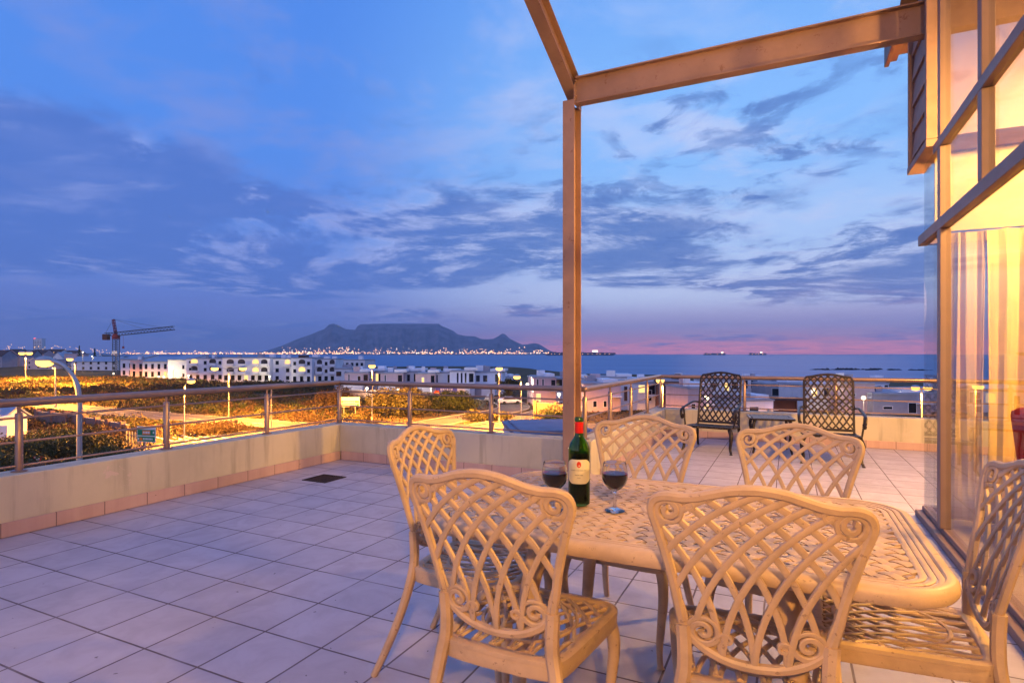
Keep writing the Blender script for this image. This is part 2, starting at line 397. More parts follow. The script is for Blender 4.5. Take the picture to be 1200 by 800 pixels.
def inside(poly, x, y):
    c = False; n = len(poly); j = n - 1
    for i in range(n):
        xi, yi = poly[i]; xj, yj = poly[j]
        if (yi > y) != (yj > y) and x < (xj - xi) * (y - yi) / (yj - yi) + xi: c = not c
        j = i
    return c
def smooth_path(P, k=8, closed=False):
    P = [Vector(p) for p in P]; n = len(P); out = []
    rngk = range(n if closed else n - 1)
    g = lambda i: P[i % n] if closed else P[max(0, min(n - 1, i))]
    for i in rngk:
        p0, p1, p2, p3 = g(i - 1), g(i), g(i + 1), g(i + 2)
        for q in range(k):
            u = q / k
            out.append(.5 * ((2 * p1) + (p2 - p0) * u + (2 * p0 - 5 * p1 + 4 * p2 - p3) * u * u + (3 * p1 - p0 - 3 * p2 + p3) * u ** 3))
    if not closed: out.append(P[-1])
    return out

# ================================================================== TERRACE
G = -8.4          # street level; the terrace floor is z = 0
# floor slab (L-shaped): main part and the wing past the parapet corner
fl = MB(); fl.prism([(-5.0, -4), (3.6, -4), (3.6, 9.2), (-1.72, 9.2), (-1.72, 5.46), (-5.0, 5.46)], -.25, 0)
struct(fl.build('floor', 'tiles'))

def parapet(pts_in, pts_out, label, sk):
    """wall prism between an inner and outer line, with a tiled skirting as a part"""
    r = MB(); r.prism(pts_in + pts_out[::-1], .004, .413)
    o = r.build('parapet_wall', 'plaster', bevel=.008)
    tag(o, label, 'wall', 'terrace parapet walls')
    s_ = MB()
    for a in sk: s_.box(*a, .003, .102)
    s_.build('skirting', 'skirting', o, bevel=.002)
    return o
parapet([(-4.79, -4), (-4.79, 5.28)], [(-5.01, -4), (-5.01, 5.28)], 'long cream parapet with peeling paint, left of the bare tiles', [(-4.787, -4 + .003, -4.776, 5.266)][0:0] or [(-4.787, -4.77, -3.9, 5.262)])
parapet([(-5.01, 5.283), (-1.70, 5.283)], [(-5.01, 5.50), (-1.70, 5.50)], 'cream parapet directly behind the steel post and wine bottle', [(-4.765, -1.72, 5.263, 5.280)])
parapet([(-1.70, 5.503), (-1.70, 8.95)], [(-1.92, 5.503), (-1.92, 8.95)], 'short parapet of the far wing running away behind the chairs', [(-1.697, -1.68, 5.55, 8.93)])
parapet([(-1.92, 8.953), (3.9, 8.953)], [(-1.92, 9.18), (3.9, 9.18)], 'yellow lit parapet behind the two dark lounge chairs', [(-1.675, 3.6, 8.935, 8.950)])

# railing: one continuous thing
rail = empty('railing', (-4.9, 5.39, .413), label='brown steel railing with three thin bars on top of the parapets', cat='railing')
def wp(x, y, z): return (x + 4.9, y - 5.39, z - .413)
path = [(-4.9, -3.6), (-4.9, 5.39), (-1.80, 5.39), (-1.80, 9.07), (3.8, 9.07)]
b = MB(); b.tube([wp(x, y, .90) for x, y in path[:1]] + sum([[wp(x, y, .90)] for x, y in path[1:]], []), .0, 10) if False else None
for i in range(4):
    (xa, ya), (xb, yb) = path[i], path[i + 1]
    h = MB(); h.tube([wp(xa, ya, .90), wp(xb, yb, .90)], .029, 14)
    h.lathe([(0, -.029), (.015, -.025), (.025, -.015), (.029, 0), (.025, .015), (.015, .025), (0, .029)], 12, wp(xb, yb, .90))
    h.build('handrail', 'steel', rail)
    for z in (.792, .622, .455):
        q = MB(); q.tube([wp(xa, ya, z), wp(xb, yb, z)], .0085, 8); q.build('bar', 'steel', rail)
posts = [(-4.9, y) for y in (-3.2, -2.13, -1.06, .02, 1.10, 2.17, 3.24, 4.315, 5.39)] + [(-3.87, 5.39), (-2.83, 5.39), (-1.80, 5.39)] + \
        [(-1.80, y) for y in (6.28, 7.21, 8.14, 9.07)] + [(x, 9.07) for x in (-.59, .575, 1.74, 2.9)]
for x, y in posts:
    p = MB(); p.lathe([(.0, .0), (.024, .0), (.024, .405), (.019, .413), (.010, .416), (.010, .462), (0, .462)], 14, wp(x, y, .413))
    po = p.build('post', 'steel', rail)
    f = MB(); f.lathe([(0, .002), (.048, .002), (.048, .009), (.040, .014), (.0, .014)], 18, wp(x, y, .413)); f.build('base_flange', 'steel', po)

# steel portal frame: I-section post, cross beam, two rafters
def i_beam(a, b_, depth, flange, up, tf=.012, tw=.009):
    """I-section from a to b; depth measured along up; flanges across"""
    a, b_, up = Vector(a), Vector(b_), Vector(up).normalized(); q = MB()
    for s_ in (-1, 1): q.sweep([a + up * s_ * (depth - tf) / 2, b_ + up * s_ * (depth - tf) / 2], flange, tf, up, cham=0)
    q.sweep([a, b_], tw, depth - 2 * tf - .001, up, cham=0)
    return q
PX = -1.85
pf = empty('steel_frame', (PX, 5.17, 0), label='tan painted steel portal of I beam post, rafters and cross beam', cat='steel frame')
def pfb(q, name): 
    o = q.build(name, 'beam', pf, bevel=.002); o.location = (-PX, -5.17, 0); return o
pfb(i_beam((PX, 5.165, .0), (PX, 5.165, 3.60), .20, .113, (0, 1, 0)), 'post')
bp_ = MB(); bp_.box(PX - .1, PX + .1, 5.03, 5.262, .001, .014); pfb(bp_, 'base_plate')
pfb(i_beam((PX + .06, 5.12, 3.685), (.90, 5.12, 3.685), .245, .10, (0, 0, 1)), 'beam')
sl_ = .40
pfb(i_beam((PX, 5.28, 3.73), (PX, .9, 3.73 + 4.38 * sl_), .20, .113, (0, -sl_, -1)), 'rafter')
pfb(i_beam((.80, 5.20, 3.92), (.80, .9, 3.92 + 4.3 * sl_), .20, .113, (0, -sl_, -1)), 'rafter')
pfb(i_beam((PX + .06, .95, 5.46), (.9, .95, 5.46), .2, .10, (0, 0, 1)), 'beam')
gp = MB(); gp.prism([(5.07, 3.56), (5.27, 3.56), (5.27, 3.86), (5.15, 3.86), (5.07, 3.72)], PX + .048, PX + .058, Matrix(((0, 0, 1, 0), (1, 0, 0, 0), (0, 1, 0, 0), (0, 0, 0, 1)))); pfb(gp, 'gusset_plate')

for (x, y, z, ax) in [(PX + sx * .075, 5.165 + sy * .075, .022, 'z') for sx in (-1, 1) for sy in (-1, 1)] + [(PX + .066, 5.10 + dy_, 3.60 + dz_, 'x') for dy_ in (-.02, .145) for dz_ in (.03, .17)]:
    q = MB(); X = Matrix.Translation((x, y, z)) @ (Matrix.Rotation(R(90), 4, 'Y') if ax == 'x' else Matrix())
    q.prism([(.011 * math.cos(R(60 * k)), .011 * math.sin(R(60 * k))) for k in range(6)], -.008, .008, X); pfb(q, 'bolt')
# drain
dr = empty('floor_drain', (-4.18, 4.385, 0), label='dark square drain grate set in the floor tiles', cat='drain')
q = MB()
for a in ((-.15, .15, -.15, -.13), (-.15, .15, .13, .15), (-.15, -.13, -.1295, .1295), (.13, .15, -.1295, .1295)): q.box(*a, .001, .007)
q.build('frame', 'drain', dr)
q = MB(); q.box(-.1295, .1295, -.1295, .1295, .0008, .002); q.build('sump_shade', 'black', dr)  # flat black sheet in place of the shade down the drain
q = MB()
for k in range(9): x = -.115 + k * .0288; q.box(x - .005, x + .005, -.129, .129, .0025, .006)
q.build('grate', 'drain', dr)

# ================================================================== HOUSE (right)
FX = .93          # plane of the glazed front
hs = empty('house', (1.2, 5.2, 0), label='lit house front of tall brown framed glazing and boarded corner', cat='house')
def hb(q, name, mat, bevel=0, parent=None):
    o = q.build(name, mat, parent or hs, bevel=bevel)
    if parent is None: o.location = (-1.2, -5.2, 0)
    return o
YE = 5.36
q = MB(); q.box(FX - .055, FX + .06, -4, YE, .002, .05); q.box(FX - .012, FX + .045, -4, YE - .01, .0505, .085); hb(q, 'sill', 'frame', .004)
q = MB(); q.box(FX - .03, FX + .03, -4, YE + .045, 2.075, 2.150); hb(q, 'transom', 'frame', .004)
q = MB(); q.box(FX - .03, FX + .03, -4, 4.895, 2.625, 2.69); hb(q, 'transom', 'frame', .004)
q = MB(); q.box(FX + .033, 3.6, YE - .03, YE + .04, 2.075, 2.150); hb(q, 'transom', 'frame', .004)
q = MB(); q.box(FX + .05, 3.6, YE - .02, YE + .03, .002, .08); hb(q, 'sill', 'frame', .004)
for y in (4.72, 1.9, -1.0):
    q = MB(); q.box(FX - .03, FX + .03, y - .045, y + .045, .0855, 2.074); hb(q, 'mullion', 'frame', .004)
for y in (4.72, 3.80, 2.77, 1.74, .71):
    q = MB(); q.box(FX - .03, FX + .03, y - .035, y + .035, 2.151, 2.624); hb(q, 'mullion', 'frame', .004)
    q = MB(); q.box(FX - .03, FX + .03, y - .035, y + .035, 2.691, 4.5); hb(q, 'mullion', 'frame', .004)
def pane(x0, x1, y0, y1, z0, z1): q = MB(); q.box(x0, x1, y0, y1, z0, z1); hb(q, 'window_pane', 'glass')
for a, b_ in ((4.772, YE - .006), (1.957, 4.668), (-.943, 1.843), (-4, -1.057)): pane(FX, FX + .008, a, b_, .086, 2.074)
pane(FX, FX + .008, 4.765, YE - .006, 2.151, 2.68)
ys = (4.72, 3.80, 2.77, 1.74, .71)
for i in range(4):
    pane(FX, FX + .008, ys[i + 1] + .042, ys[i] - .042, 2.151, 2.624)
    pane(FX, FX + .008, ys[i + 1] + .042, ys[i] - .042, 2.691, 4.5)
pane(FX + .062, 3.55, YE - .004, YE + .004, .082, 2.074)
# boarded upper corner
q = MB(); q.box(FX - .02, 3.6, 4.912, 5.585, 2.752, 4.6); hb(q, 'corner_wall', 'cladding')
for k in range(9):
    z = 2.80 + k * .205
    q = MB(); X = Matrix.Translation((FX - .036, 0, z)) @ Matrix.Rotation(R(5), 4, 'Y'); q.box(-.009, .009, 4.965, 5.56, 0, .212, X); hb(q, 'weatherboard', 'cladding', .002)
for y0, y1 in ((4.905, 4.962), (5.562, 5.612)):
    q = MB(); q.box(FX - .065, FX - .005, y0, y1, 2.745, 4.6); hb(q, 'corner_trim', 'cladding', .003)
q = MB(); q.box(FX - .068, FX + .05, 4.900, 5.616, 2.69, 2.742); hb(q, 'bottom_trim', 'cladding', .003)
q = MB(); q.box(.80, FX - .07, 5.62, 6.1, 3.84, 3.875); q.box(.765, .80, 5.60, 6.1, 3.80, 3.98); hb(q, 'gutter', 'gutter', .004)
q = MB(); q.box(.82, 3.6, 5.62, 6.1, 3.89, 4.0); hb(q, 'eave', 'gutter', .004)
q = MB(); q.box(FX - .02, 6, -4, 4.9, 4.602, 4.8); hb(q, 'roof', 'cladding')
# interior
q = MB(); q.box(FX + .062, 6, -4, YE - .035, .004, .012); hb(q, 'room_floor', 'room_floor')
q = MB(); q.box(5.9, 6.0, -4, 5.3, .013, 4.5); q.box(FX + .06, 5.9, -4.1, -4, .013, 4.5); hb(q, 'room_wall', 'room_wall')
q = MB(); q.box(FX + .06, 5.89, YE - .05, YE - .032, 2.16, 4.5); q.box(3.6, 5.89, YE - .05, YE + .1, .013, 2.159); hb(q, 'end_wall', 'room_wall')
q = MB(); q.box(FX + .06, 6, -4, 4.9, 4.51, 4.6); hb(q, 'ceiling', 'ceiling')

def curtain(x0, x1, y, z0, z1, nf, amp, name, mat, label):
    n = nf * 10; q = MB(); rows = 8; vs = []; fs = []
    for j in range(rows + 1):
        v_ = j / rows; z = z1 + (z0 - z1) * v_
        for i in range(n + 1):
            u = i / n; a = 2 * math.pi * nf * u + .8 * math.sin(5 * u)
            vs.append((x0 + (x1 - x0) * u + .012 * math.sin(3 * v_ + 9 * u), y + amp * (1 - .25 * v_) * math.sin(a) + amp * .4 * math.sin(2.3 * a + 2 * v_), z))
    for j in range(rows):
        for i in range(n): fs.append((j * (n + 1) + i, j * (n + 1) + i + 1, (j + 1) * (n + 1) + i + 1, (j + 1) * (n + 1) + i))
    q.add(vs, fs); o = q.build(name, mat, smooth=True); so_ = o.modifiers.new('cloth', 'SOLIDIFY'); so_.thickness = .003
    return tag(o, label, 'curtain')
curtain(1.275, 2.5, 5.20, .03, 2.13, 9, .022, 'curtain', 'curtain', 'heavy golden curtain behind the glass of the house corner')
curtain(1.06, 1.27, 5.24, .03, 2.13, 3, .02, 'sheer_curtain', 'sheer', 'narrow sheer curtain beside the golden one inside the corner')
# red armchair inside
ac = empty('armchair', (1.86, 4.55, .012), R(100), label='red armchair standing inside the lit room behind the glass', cat='armchair')
q = MB(); q.box(-.38, .38, -.38, .36, .10, .42); q.build('seat', 'red_fabric', ac, bevel=.04)
q = MB(); q.box(-.40, .40, .24, .40, .425, .93, Matrix.Rotation(R(-7), 4, 'X')); q.build('backrest', 'red_fabric', ac, bevel=.05)
for s_ in (-1, 1):
    q = MB(); q.box(s_ * .46 - .075, s_ * .46 + .075, -.38, .36, .10, .62); q.build('armrest', 'red_fabric', ac, bevel=.04)
    for yy in (-.3, .3): q = MB(); q.tube([(s_ * .36, yy, 0), (s_ * .36, yy, .099)], .02); q.build('leg', 'black', ac)

def point(name, loc, e, col, rad=.06, parent=None, typ='POINT'):
    l = bpy.data.lights.new(name, typ); l.energy = e; l.color = col
    if typ == 'SPOT': l.spot_size = R(172); l.spot_blend = .25; l.shadow_soft_size = rad
    if typ == 'POINT': l.shadow_soft_size = rad
    o = bpy.data.objects.new(name, l); COL.objects.link(o); o.location = loc
    if parent is not None: o.parent = parent
    return o
WARM = (1, .54, .15)
M['bulb'] = emit('bulb', (1, .6, .22), 12)
def pendant(x, y, z, e, label):
    r = empty('pendant_lamp', (x, y, z), label=label, cat='lamp', group='pendant lamps in the room')
    q = MB(); q.tube([(0, 0, .12), (0, 0, 4.5 - z)], .004, 6); q.build('cord', 'black', r)
    q = MB(); q.lathe([(.03, .14), (.05, .12), (.15, -.02), (.146, -.02), (.046, .116), (.028, .134)], 24); q.build('lamp_shade', 'cream_metal', r)
    q = MB(); q.lathe([(0, -.045), (.03, -.03), (.04, 0), (.03, .03), (0, .045)], 14); q.build('bulb', 'bulb', r)
    point('pendant_light', (0, 0, -.07), e, WARM, .08, r)
pendant(1.9, 4.1, 2.9, 570, 'pendant lamp hanging in the room nearest the curtain')
pendant(3.0, 1.6, 3.1, 700, 'pendant lamp hanging in the middle of the room')
def wall_lamp(x, y, z, rz, e, label):
    r = empty('wall_lamp', (x, y, z), rz, label=label, cat='lamp', group='wall lamps on the house')
    q = MB(); q.box(-.05, .05, -.001, .02, -.09, .09); q.build('back_plate', 'bronze', r, bevel=.004)
    q = MB(); q.lathe([(0, -.075), (.05, -.06), (.065, -.01), (.05, .05), (0, .07)], 18, (0, -.10, 0)); q.build('globe', 'bulb', r)
    q = MB(); q.box(-.012, .012, -.05, -.001, -.012, .012); q.build('arm', 'bronze', r)
    point('wall_light', (0, -.20, 0), e, (1, .49, .10), .07, r)
wall_lamp(FX - .05, -1.0, 2.3, R(-90), 490, 'wall lamp on the mullion behind the camera')
wall_lamp(2.6, YE + .12, 2.35, R(180), 1300, 'wall lamp on the end wall facing the yellow parapet')

# ================================================================== DINING SET
def yb(z): return -.205 - .115 * max(0, (z - .42) / .5) ** 1.15
def back_pt(x, z, off=0): return Vector((x, yb(z) + .55 * x * x + off, z))
half = [(0, .478), (.06, .484), (.11, .503), (.148, .532), (.166, .562), (.175, .60), (.190, .68), (.210, .76), (.226, .815), (.236, .848), (.236, .868), (.228, .885), (.212, .894),
        (.190, .897), (.165, .897), (.13, .903), (.09, .916), (.05, .927), (0, .932)]
outline = half + [(-x, z) for x, z in half[-2:0:-1]]
def ribbon_runs(fx, n, ok):
    runs = []; cur = []
    for i in range(n + 1):
        x, z = fx(i / n)
        if ok(x, z): cur.append((x, z))
        else:
            if len(cur) > 2: runs.append(cur)
            cur = []
    if len(cur) > 2: runs.append(cur)
    return runs
def spiral(cx, cz, r0, r1, turns, a0, sgn, n=34):
    return [(cx + sgn * (r0 + (r1 - r0) * i / n) * math.cos(a0 + turns * 2 * math.pi * i / n), cz + (r0 + (r1 - r0) * i / n) * math.sin(a0 + turns * 2 * math.pi * i / n)) for i in range(n + 1)]
SCR = [(.196, .862, .032), (.118, .553, .036)]
def nrm_at(x, z): return Vector((-1.1 * x, 1, .25)).normalized()
def make_chair():
    root = empty('dining_chair', (0, 0, 0), label='x', cat='chair', group='cream lattice back chairs around the dining table')
    ol = smooth_path([(x, z, 0) for x, z in outline], 4, True)
    q = MB(); q.smooth = True
    q.sweep([back_pt(p.x, p.y) for p in ol], .024, .021, [nrm_at(p.x, p.y) for p in ol], closed=True, cham=.5); q.build('back_frame', 'cream_metal', root)
    # crossing ribs of the back
    scr = SCR
    def ok(x, z): return inside(outline, x, z) and all((abs(x) - a) ** 2 + (z - b) ** 2 > (c * .9) ** 2 for a, b, c in scr)
    q = MB(); q.smooth = True
    for fam in (-1, 1):
        for k in range(-3, 9):
            x0 = -.148 + .074 * k + .0
            fx = lambda u, x0=x0: (fam * (x0 - .50 * (1 - math.cos(u * 1.35))), .462 + .50 * math.sin(u * 1.35))
            for run in ribbon_runs(fx, 60, ok):
                q.sweep([back_pt(x, z, fam * .0016) for x, z in run], .0158, .010, [nrm_at(x, z) for x, z in run], cham=.22)
    q.build('back_lattice', 'cream_metal', root)
    for (a, b, c) in scr:
        for sg in (-1, 1):
            q = MB(); q.smooth = True
            sp = spiral(a, b, c, .007, 1.35, R(-60) if b > .7 else R(200), 1)
            sp = [(sg * x, z) for x, z in sp]
            wd = [.017 - .004 * i / len(sp) for i in range(len(sp))]
            rg = [(sg * (a + c * math.cos(g)), b + c * math.sin(g)) for g in np.linspace(0, 2 * math.pi, 25)[:-1]]
            q.sweep([back_pt(x, z, -.0012) for x, z in rg], .011, .010, [nrm_at(x, z) for x, z in rg], closed=True, cham=.35)
            q.sweep([back_pt(x, z, .0005) for x, z in sp], wd, .015, [nrm_at(x, z) for x, z in sp], cham=.35)
            # small leaf beside the scroll
            l0 = (sg * (a - c * 1.5), b + (c * .55 if b > .7 else -.012)); 
            lp = spiral(abs(l0[0]), l0[1], .016, .005, .9, R(30), 1, 16)
            q.sweep([back_pt(sg * x, z, -.001) for x, z in lp], .010, .013, [nrm_at(x, z) for x, z in lp], cham=.35)
            q.build('scroll', 'cream_metal', root)
    # seat
    seat = [(.0, .215), (.15, .215), (.205, .205), (.228, .175), (.226, .12), (.205, -.05), (.188, -.17), (.165, -.21), (.10, -.222), (0, -.225)]
    so_ = [(x, y) for x, y in seat] + [(-x, y) for x, y in seat[-2:0:-1]]
    dish = lambda x, y: .428 - .010 * (1 - min(1, (x / .2) ** 2)) * (1 - min(1, (y / .22) ** 2))
    ol = smooth_path([(x, y, 0) for x, y in so_], 3, True)
    q = MB(); q.smooth = True
    q.sweep([(p.x * .95, p.y * .95, .422) for p in ol], .034, .020, (0, 0, 1), closed=True, cham=.4)
    q.sweep([(p.x * .985, p.y * .985, .398) for p in ol], .012, .042, (0, 0, 1), closed=True, cham=.3)
    st = q.build('seat', 'cream_metal', root)
    q = MB(); q.smooth = True
    inr = [(x * .90, y * .90) for x, y in so_]
    for fam in (-1, 1):
        for k in range(-3, 13):
            x0 = -.2 + .056 * k
            fx = lambda u, x0=x0: (fam * (x0 - .52 * (1 - math.cos(u * 1.2))), -.215 + .52 * math.sin(u * 1.2))
            for run in ribbon_runs(fx, 50, lambda x, y: inside(inr, x, y)):
                q.sweep([(x, y, dish(x, y) + fam * .0015) for x, y in run], .013, .009, (0, 0, 1), cham=.35)
    ov = [(.145 * math.cos(a), .01 + .150 * math.sin(a)) for a in np.linspace(0, 2 * math.pi, 40)[:-1]]
    q.sweep([(x, y, dish(x, y) + .003) for x, y in ov], .011, .009, (0, 0, 1), closed=True, cham=.35)
    q.build('seat_lattice', 'cream_metal', st)
    for sg in (-1, 1):
        # rear leg runs up into the back upright
        P = smooth_path([(sg * .216, -.365, .0), (sg * .206, -.318, .10), (sg * .190, -.262, .24), (sg * .176, -.222, .38), (sg * .163, -.215, .46), back_pt(sg * .166, .562)], 6)
        n = len(P); q = MB(); q.smooth = True
        q.sweep(P, [.024 + .012 * min(1, i / n * 1.8) for i in range(n)], [.024 + .008 * min(1, i / n * 1.5) for i in range(n)], (0, 1, .1), cham=.5); q.build('leg', 'cream_metal', root)
        P = smooth_path([(sg * .190, .165, .415), (sg * .207, .188, .36), (sg * .214, .198, .29), (sg * .206, .190, .19), (sg * .196, .184, .09), (sg * .199, .192, .03), (sg * .204, .200, .0)], 5)
        n = len(P); rr = [.026 - .0135 * min(1, (i / n) * 1.35) for i in range(n)]; rr[-4:] = [.012, .013, .0155, .0165]
        q = MB(); q.tube(P, rr, 10); q.build('leg', 'cream_metal', root)
    return root
ch0 = make_chair()
CH = [(-.725, 1.63, 0, 'cream chair at the near side of the table, beside the left end'),
      (-.095, 1.735, 5, 'cream chair at the near side, its back overlapping the table middle'),
      (-.65, 2.515, 177, 'cream chair across the table, just right of the bottle and post'),
      (-.03, 2.455, 168, 'cream chair across the table, in front of the dark lounge chairs'),
      (-1.09, 2.01, -88, 'cream chair at the left end of the table, back towards the open tiles'),
      (.285, 2.09, 88, 'cream chair at the right end of the table, beside the glazing')]
for i, (x, y, a, lab) in enumerate(CH):
    if i == 0: ch0.location = (x, y, 0); ch0.rotation_euler = (0, 0, R(a)); ch0['label'] = lab
    else: copy_tree(ch0, (x, y, 0), R(a), lab)

# table
TX, TY, TL, TW, TZ = -.36, 1.955, 1.435, .90, .72
def rrect(L, W_, r, n=8):
    P = []
    for cx, cy, a0 in ((L / 2 - r, W_ / 2 - r, 0), (-L / 2 + r, W_ / 2 - r, 90), (-L / 2 + r, -W_ / 2 + r, 180), (L / 2 - r, -W_ / 2 + r, 270)):
        for k in range(n + 1): a = R(a0 + 90 * k / n); P.append((cx + r * math.cos(a), cy + r * math.sin(a)))
    # long straight sides get extra points
    out = []
    for i, p in enumerate(P):
        q_ = P[(i + 1) % len(P)]; dd = math.dist(p, q_); m_ = max(1, int(dd / .08))
        for k in range(m_): out.append((p[0] + (q_[0] - p[0]) * k / m_, p[1] + (q_[1] - p[1]) * k / m_))
    return out
tb = empty('dining_table', (TX, TY, 0), label='long cream cast metal table with woven pattern top', cat='table')
q = MB(); q.smooth = True
prof = [(0, -.012), (.0, .0), (.004, .0035), (.018, .004), (.024, .0), (.030, -.010), (.030, -.026), (.024, -.036), (.012, -.037), (.010, -.014)]
base = rrect(TL - .06, TW - .06, .13); n = len(base); vs = []; fs = []
cs = rrect(TL - .06, TW - .06, .13)
for i, (x, y) in enumerate(base):
    a = Vector(base[i - 1]); b_ = Vector(base[(i + 1) % n]); tg = (b_ - a).normalized(); N = Vector((tg.y, -tg.x))
    for (o_, z) in prof: vs.append((x + N.x * o_, y + N.y * o_, TZ + z))
m_ = len(prof)
for i in range(n):
    j = (i + 1) % n
    for k in range(m_): fs.append((i * m_ + k, j * m_ + k, j * m_ + (k + 1) % m_, i * m_ + (k + 1) % m_))
q.add(vs, fs); q.build('rim', 'cream_metal', tb)
top = MB(); top.smooth = True
for ins, wd in ((.078, .026), (.112, .026), (.148, .030)):
    top.sweep([(x, y, TZ - .001 - ins * .01) for x, y in rrect(TL - ins, TW - ins, .12 - ins * .3)], wd * .55, .006, (0, 0, 1), closed=True, cham=.45)
top.build('border_moulding', 'cream_metal', tb)
inner = rrect(TL - .165, TW - .165, .075)
S_ = .0375
wv = MB(); wv.smooth = True
def warp(x, y): return x + .022 * math.sin(y * 9), y + .020 * math.sin(x * 7)
for fam in (0, 1):
    for k in range(-40, 41):
        pts = []; cur = []
        for i in range(-150, 151):
            sdist = i * .0105
            p, qd = (k * S_, sdist) if fam == 0 else (sdist, k * S_)
            x, y = (p + qd) * .7071, (p - qd) * .7071
            x, y = warp(x, y)
            okk = inside(inner, x, y) and x * x + y * y > .077 ** 2
            zz = .0026 * math.cos(math.pi * (sdist / S_)) * (1 if k % 2 == 0 else -1) * (1 if fam == 0 else -1)
            if okk: cur.append((x, y, TZ - .004 + zz))
            else:
                if len(cur) > 2: pts.append(cur)
                cur = []
        if len(cur) > 2: pts.append(cur)
        for c in pts: wv.sweep(c, .0268, .0055, (0, 0, 1), cham=.25)
wv.build('woven_top', 'cream_metal', tb)
q = MB(); q.smooth = True
for r_, wd in ((.080, .018), (.056, .016), (.030, .014)):
    q.sweep([(r_ * math.cos(a), r_ * math.sin(a), TZ - .001) for a in np.linspace(0, 2 * math.pi, 41)[:-1]], wd, .010, (0, 0, 1), closed=True, cham=.4)
for k in range(12):
    a = R(30 * k); q.sweep([(r_ * math.cos(a + (r_ - .03) * 6), r_ * math.sin(a + (r_ - .03) * 6), TZ - .004) for r_ in np.linspace(.032, .078, 6)], .009, .008, (0, 0, 1), cham=.3)
q.build('centre_ring', 'cream_metal', tb)
q = MB()
for a in (((-.60, -.32), (.60, -.32)), ((-.60, .32), (.60, .32)), ((-.60, -.3095), (-.60, .3095)), ((.60, -.3095), (.60, .3095))): q.sweep([(*a[0], TZ - .045), (*a[1], TZ - .045)], .02, .05, (0, 0, 1), cham=0)
for yy in (-.1, .1): q.sweep([(-.589, yy, TZ - .030), (.589, yy, TZ - .030)], .02, .03, (0, 0, 1), cham=0)
q.build('apron', 'cream_metal', tb)
for sx in (-1, 1):
    for sy in (-1, 1):
        P = smooth_path([(sx * .32, sy * .285, .69), (sx * .345, sy * .30, .62), (sx * .365, sy * .315, .52), (sx * .385, sy * .33, .34), (sx * .40, sy * .335, .16), (sx * .42, sy * .345, .05), (sx * .435, sy * .36, .0)], 5)
        n = len(P); rr = [.040 - .024 * min(1, i / n * 1.3) for i in range(n)]; rr[-4:] = [.017, .020, .025, .027]
        q = MB(); q.tube(P, rr, 12); q.build('leg', 'cream_metal', tb)

# bottle
bt = empty('wine_bottle', (-.652, 1.892, TZ + .004), R(18), label='green bottle of red wine with cream label and red foil neck', cat='bottle')
bp = [(0, .004), (.030, .001), (.0365, .006), (.0372, .02), (.0372, .185), (.0365, .195), (.031, .212), (.021, .226), (.0155, .236), (.0145, .25), (.0138, .285), (.0155, .287), (.0155, .297), (.0135, .300)]
inn = [(r - .0022, z) for r, z in bp[4:]][::-1]
q = MB(); q.lathe(bp + [(.0115, .300)] + [(max(.0, r), z) for r, z in [(.0115, .28), (.0125, .25), (.0135, .237), (.019, .226), (.029, .211), (.0345, .194), (.035, .184), (.035, .02), (.033, .012), (0, .010)]], 40); q.build('bottle_glass', 'green_glass', bt)
q = MB(); q.lathe([(0, .0105), (.0325, .0125), (.0346, .021), (.0346, .180), (0, .180)], 36); q.build('wine', 'wine', bt)
q = MB(); q.lathe([(.0146, .246), (.0153, .247), (.0150, .284), (.0142, .2845)], 28); q.build('foil', 'foil', bt)
lb = MB(); vs = []; fs = []; NA, NZ = 26, 16
za, zb_ = .078, .160; zm = (za + zb_) / 2; hw = R(72)
for j in range(NZ + 1):
    z = za + (zb_ - za) * j / NZ; tt = abs(z - zm) / ((zb_ - za) / 2)
    ww = hw * (1 - .45 * max(0, (tt - .45) / .55) ** 2.6)
    for i in range(NA + 1):
        a = R(-90) + ww * (2 * i / NA - 1); vs.append((.0377 * math.cos(a), .0377 * math.sin(a), z))
for j in range(NZ):
    for i in range(NA): fs.append((j * (NA + 1) + i, j * (NA + 1) + i + 1, (j + 1) * (NA + 1) + i + 1, (j + 1) * (NA + 1) + i))
lb.add(vs, fs); lo = lb.build('label', 'label', bt, smooth=True)
def on_label(pts, name, mat, r=.0381):
    q = MB(); vs = []; fs = []
    for poly in pts:
        k = len(vs); vs += [(r * math.cos(R(-90) + u / .0377), r * math.sin(R(-90) + u / .0377), z) for u, z in poly]; fs.append(tuple(range(k, k + len(poly))))
    q.add(vs, fs); return q.build(name, mat, lo)
on_label([[(.0075 * math.cos(a), .1435 + .0105 * math.sin(a)) for a in np.linspace(0, 2 * math.pi, 25)[:-1]]], 'emblem', 'emblem')
tx = []
def strokes(u0, u1, z, h, n):
    for k in range(n):
        u = u0 + (u1 - u0) * k / n; w_ = (u1 - u0) / n * random.choice((.35, .55, .7)); hh = h * random.choice((.7, .85, 1)); tx.append([(u, z), (u + w_, z), (u + w_, z + hh), (u, z + hh)])
strokes(-.028, .028, .1225, .0032, 22); strokes(-.013, .014, .1065, .0036, 9); strokes(-.005, .006, .098, .002, 5)
on_label(tx, 'label_print', 'ink')

